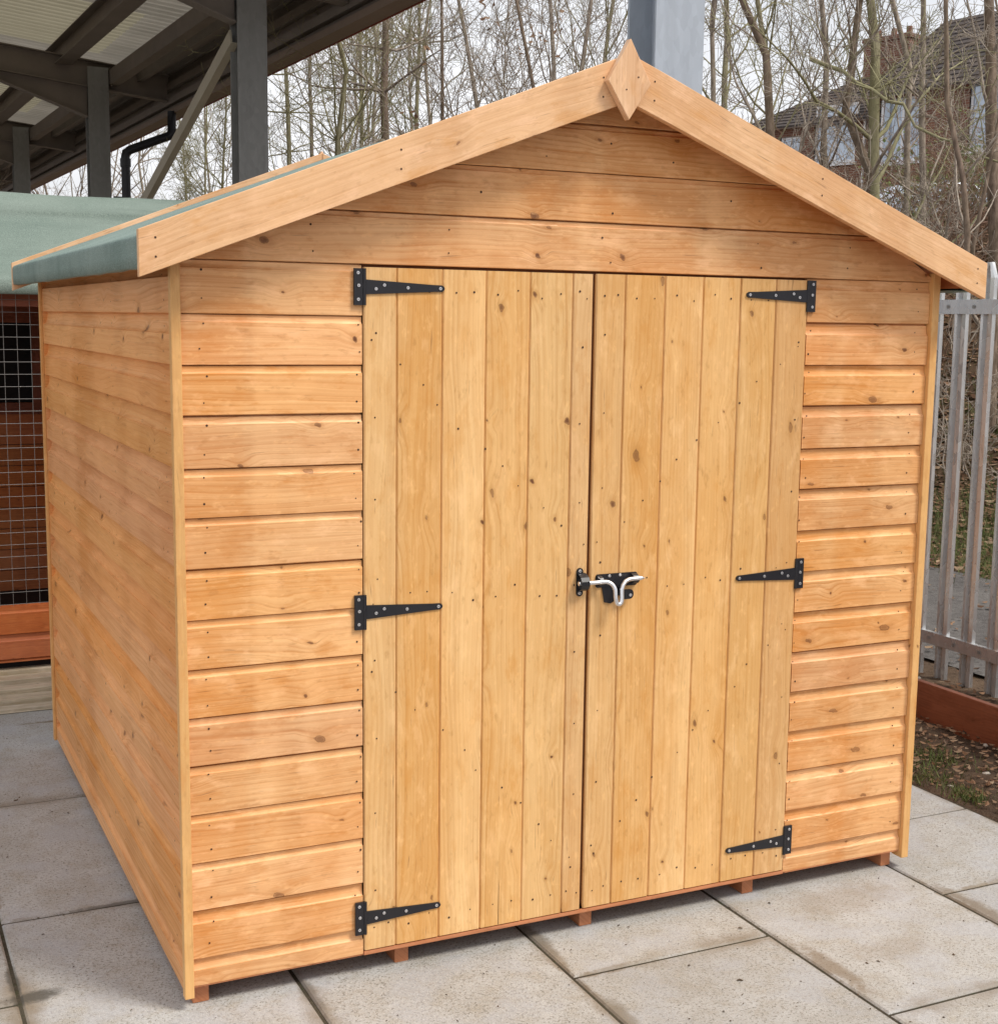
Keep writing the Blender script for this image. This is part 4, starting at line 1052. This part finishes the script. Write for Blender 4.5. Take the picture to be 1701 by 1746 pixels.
# ------------------------------------------------------------------ parked cars on the estate road
def car(px, py, d, rz_, mat, label):
    p = dep(px, py, d); zg = tz(p.x, p.y)+.0
    root = empty('parked_car', (p.x, p.y, zg), label, 'car', 'cars parked in front of the houses')
    R = Matrix.Translation((p.x, p.y, zg)) @ Matrix.Rotation(rz_, 4, 'Z')
    side = [(-2.0, .30), (-2.05, .62), (-1.95, .88), (-1.15, .98), (-.55, 1.42), (.75, 1.46), (1.5, 1.05), (1.98, .95), (2.05, .55), (2.0, .30)]
    mb = MB(); n = len(side)
    def w_(z): return .86 if z < .9 else .86-(z-.9)*.34
    V = [R @ Vector((x, -w_(z), z)) for x, z in side]+[R @ Vector((x, w_(z), z)) for x, z in side]
    mb.mesh(V, [(i, (i+1) % n, n+(i+1) % n, n+i) for i in range(n)]+[tuple(range(n))[::-1], tuple(range(n, 2*n))])
    mb.build('body', mat, root, .05, 3)
    for nm, q in (('windscreen', [(-1.13, -.74, 1.0), (-1.13, .74, 1.0), (-.60, .64, 1.38), (-.60, -.64, 1.38)]), ('rear_window', [(.84, -.62, 1.42), (.84, .62, 1.42), (1.42, .74, 1.10), (1.42, -.74, 1.10)])):
        nv = Vector((-.6, 0, .8)) if nm == 'windscreen' else Vector((.6, 0, .8))
        mb = MB(); mb.face([R @ (Vector(v)+nv*.02) for v in q]); mb.build(nm, M['glass'], root)
    for s in (-1, 1):
        mb = MB(); mb.face([R @ Vector(v) for v in ((-1.0, s*.845, 1.0), (1.25, s*.845, 1.05), (.7, s*.70, 1.38), (-.5, s*.70, 1.38))]); mb.build('side_window', M['glass'], root)
        for x in (-1.3, 1.3):
            mb = MB(); mb.cyl(R @ Vector((x, s*.68, .31)), R @ Vector((x, s*.88, .31)), .31, n=20); wv = mb.build('wheel', M['tyre'], root)
            mb = MB(); mb.cyl(R @ Vector((x, s*.86, .31)), R @ Vector((x, s*.885, .31)), .19, n=14); mb.build('rim', M['zinc'], wv)
        for x, nm, mt in ((-2.03, 'headlight', M['white']), (2.03, 'tail_light', M['edge_red'])):
            mb = MB(); x0 = x-.012 if x < 0 else x-.03; mb.box(x0, x0+.05, s*.62-.15, s*.62+.15, .66, .80, rot=R); mb.build(nm, mt, root)
car(1668, 335, 33, YAW*-1+rad(75), M['carblue'], 'blue parked car glimpsed behind the right edge trunks')
car(1572, 355, 30, YAW*-1+rad(10), M['carsilver'], 'silver parked car glimpsed through the brown thicket')

# ------------------------------------------------------------------ litter, grass, bits
def leaves(n, xr, yr, zf, size, seed, flt=None, lift=.012):
    rg = np.random.default_rng(seed); mb = MB(); V = []; Fs = []
    for k in range(n):
        x = rg.uniform(*xr); y = rg.uniform(*yr)
        if flt and not flt(x, y, rg): continue
        z = zf(x, y)+rg.uniform(0, lift); s = size*rg.uniform(.5, 1.3); a = rg.uniform(0, 6.28); ca, sa = math.cos(a), math.sin(a); tl = rg.uniform(-.5, .5); cu = rg.uniform(.1, .5)*s
        b = len(V)
        for (u, v, h) in ((-1, 0, cu), (-.3, .45, 0), (.5, .4, 0), (1, 0, cu), (.5, -.4, tl*s*.4), (-.3, -.45, tl*s*.4)):
            V.append((x+(u*ca-v*sa)*s, y+(u*sa+v*ca)*s, z+h+u*tl*s*.5+.002))
        Fs.append((b, b+1, b+2, b+3)); Fs.append((b, b+3, b+4, b+5))
    mb.mesh(V, Fs); return mb
zs_ = lambda x, y: .004
o = leaves(7500, (2.66, 3.72), (-1.2, 5.5), zs_, .014, 1, lambda x, y, g: g.random() < (.9 if x < 3.2 else .5)).build('leaf_litter', M['leaf']); tag(o, 'brown fallen leaves on bare soil beside the paving', 'leaves', kind='stuff')
o = leaves(36000, (5.6, 13), (1.2, 13), lambda x, y: tz(x, y)+.008, .036, 2, lambda x, y, g: x > bank_edge(y)-.5).build('bank_leaf_litter', M['leaf']); tag(o, 'carpet of dead leaves covering the bank behind the fence', 'leaves', kind='stuff')
o = leaves(900, (3.85, 6.2), (.5, 7), lambda x, y: .012, .02, 3).build('path_leaf_litter', M['leaf']); tag(o, 'scattered dead leaves on the wet path behind the fence', 'leaves', kind='stuff')
def grass(n, spots, h, seed, zf):
    rg = np.random.default_rng(seed); mb = MB()
    for k in range(n):
        cx_, cy_, s = spots[rg.integers(len(spots))]; x = rg.normal(cx_, s); y = rg.normal(cy_, s*1.6)
        if x < 2.64: continue
        z = zf(x, y); a = rg.uniform(0, 6.28); hh = h*rg.uniform(.4, 1.2); w2 = .0016+h*.012; dx, dy = math.cos(a)*w2, math.sin(a)*w2; lx, ly = rg.normal(0, hh*.5), rg.normal(0, hh*.5)
        mb.face([(x-dx, y-dy, z), (x+dx, y+dy, z), (x+lx, y+ly, z+hh)])
    return mb
o = grass(1300, [(2.72, .62, .05), (2.75, .9, .07), (2.70, .38, .03), (2.9, .75, .06)], .035, 4, lambda x, y: .0).build('grass_tuft', M['grass']); tag(o, 'short grass tufts along the paving edge', 'grass', kind='stuff')
sp = [(6.2, 4.1, .25), (6.6, 4.8, .3), (6.1, 3.2, .2), (7.5, 5.3, .4), (8.5, 6.4, .4), (7.0, 4.3, .3)]
o = grass(9000, sp, .10, 6, tz).build('bank_grass', M['grass']); tag(o, 'green grass patches at the foot of the leafy bank', 'grass', kind='stuff')
sp = [(15, 8.5, 1.2), (16.5, 10, 1.5), (14.5, 10.5, 1.2), (18, 11, 1.5)]
o = grass(30000, sp, .22, 8, tz).build('verge_grass', M['grass']); tag(o, 'bright yellow green grass beyond the top of the bank', 'grass', kind='stuff')
# grit, twigs and leaf crumbs on the slabs
rg = np.random.default_rng(11); mb = MB()
for k in range(1100):
    x = rg.uniform(-1.2, 2.62); y = rg.uniform(-1.1, 2.6)
    if 0 < x < 2.1 and .03 < y < 2.12: continue
    s = rg.choice([.0011, .0018, .003], p=[.6, .3, .1])*rg.uniform(.7, 1.4); a = rg.uniform(0, 3.14); e = rg.uniform(1, 3.2); R = Matrix.Translation((x, y, .003)) @ Matrix.Rotation(a, 4, 'Z')
    q = [R @ Vector((s*e*math.cos(a)*rg.uniform(.5, 1.2), s*math.sin(a)*rg.uniform(.5, 1.2), -.001)) for a in np.arange(0, 6.2, 1.05)]; t_ = R @ Vector((rg.uniform(-1, 1)*s, 0, s*.7)); mb.mesh(q+[t_], [(i, (i+1) % 6, 6) for i in range(6)])
o = mb.build('ground_debris', M['bit']); tag(o, 'grit and leaf crumbs scattered over the slabs', 'debris', kind='stuff')
# a few pale stones and fag-end sized chips on soil
mb = MB()
for k in range(90):
    x = rg.uniform(2.68, 3.7); y = rg.uniform(-.6, 3); s = rg.uniform(.004, .016); R = Matrix.Translation((x, y, .006)) @ Matrix.Rotation(rg.uniform(0, 3), 4, 'Z') @ Matrix.Rotation(rg.uniform(-.4, .4), 4, 'X')
    V = [R @ Vector((s*1.3*math.cos(a)*c, s*math.sin(a)*c, s*.6*h)) for (c, h) in ((.6, -1), (1, 0), (.65, .8)) for a in np.arange(0, 6.2, 1.05)]
    n6 = 6; mb.mesh(V, [(j*n6+i, j*n6+(i+1) % n6, (j+1)*n6+(i+1) % n6, (j+1)*n6+i) for j in range(2) for i in range(n6)]+[tuple(12+i for i in range(6))])
o = mb.build('loose_stone', plain('pale_stone', (.42, .38, .32), .8)); tag(o, 'small pale stones scattered over the soil strip', 'stones', kind='stuff')
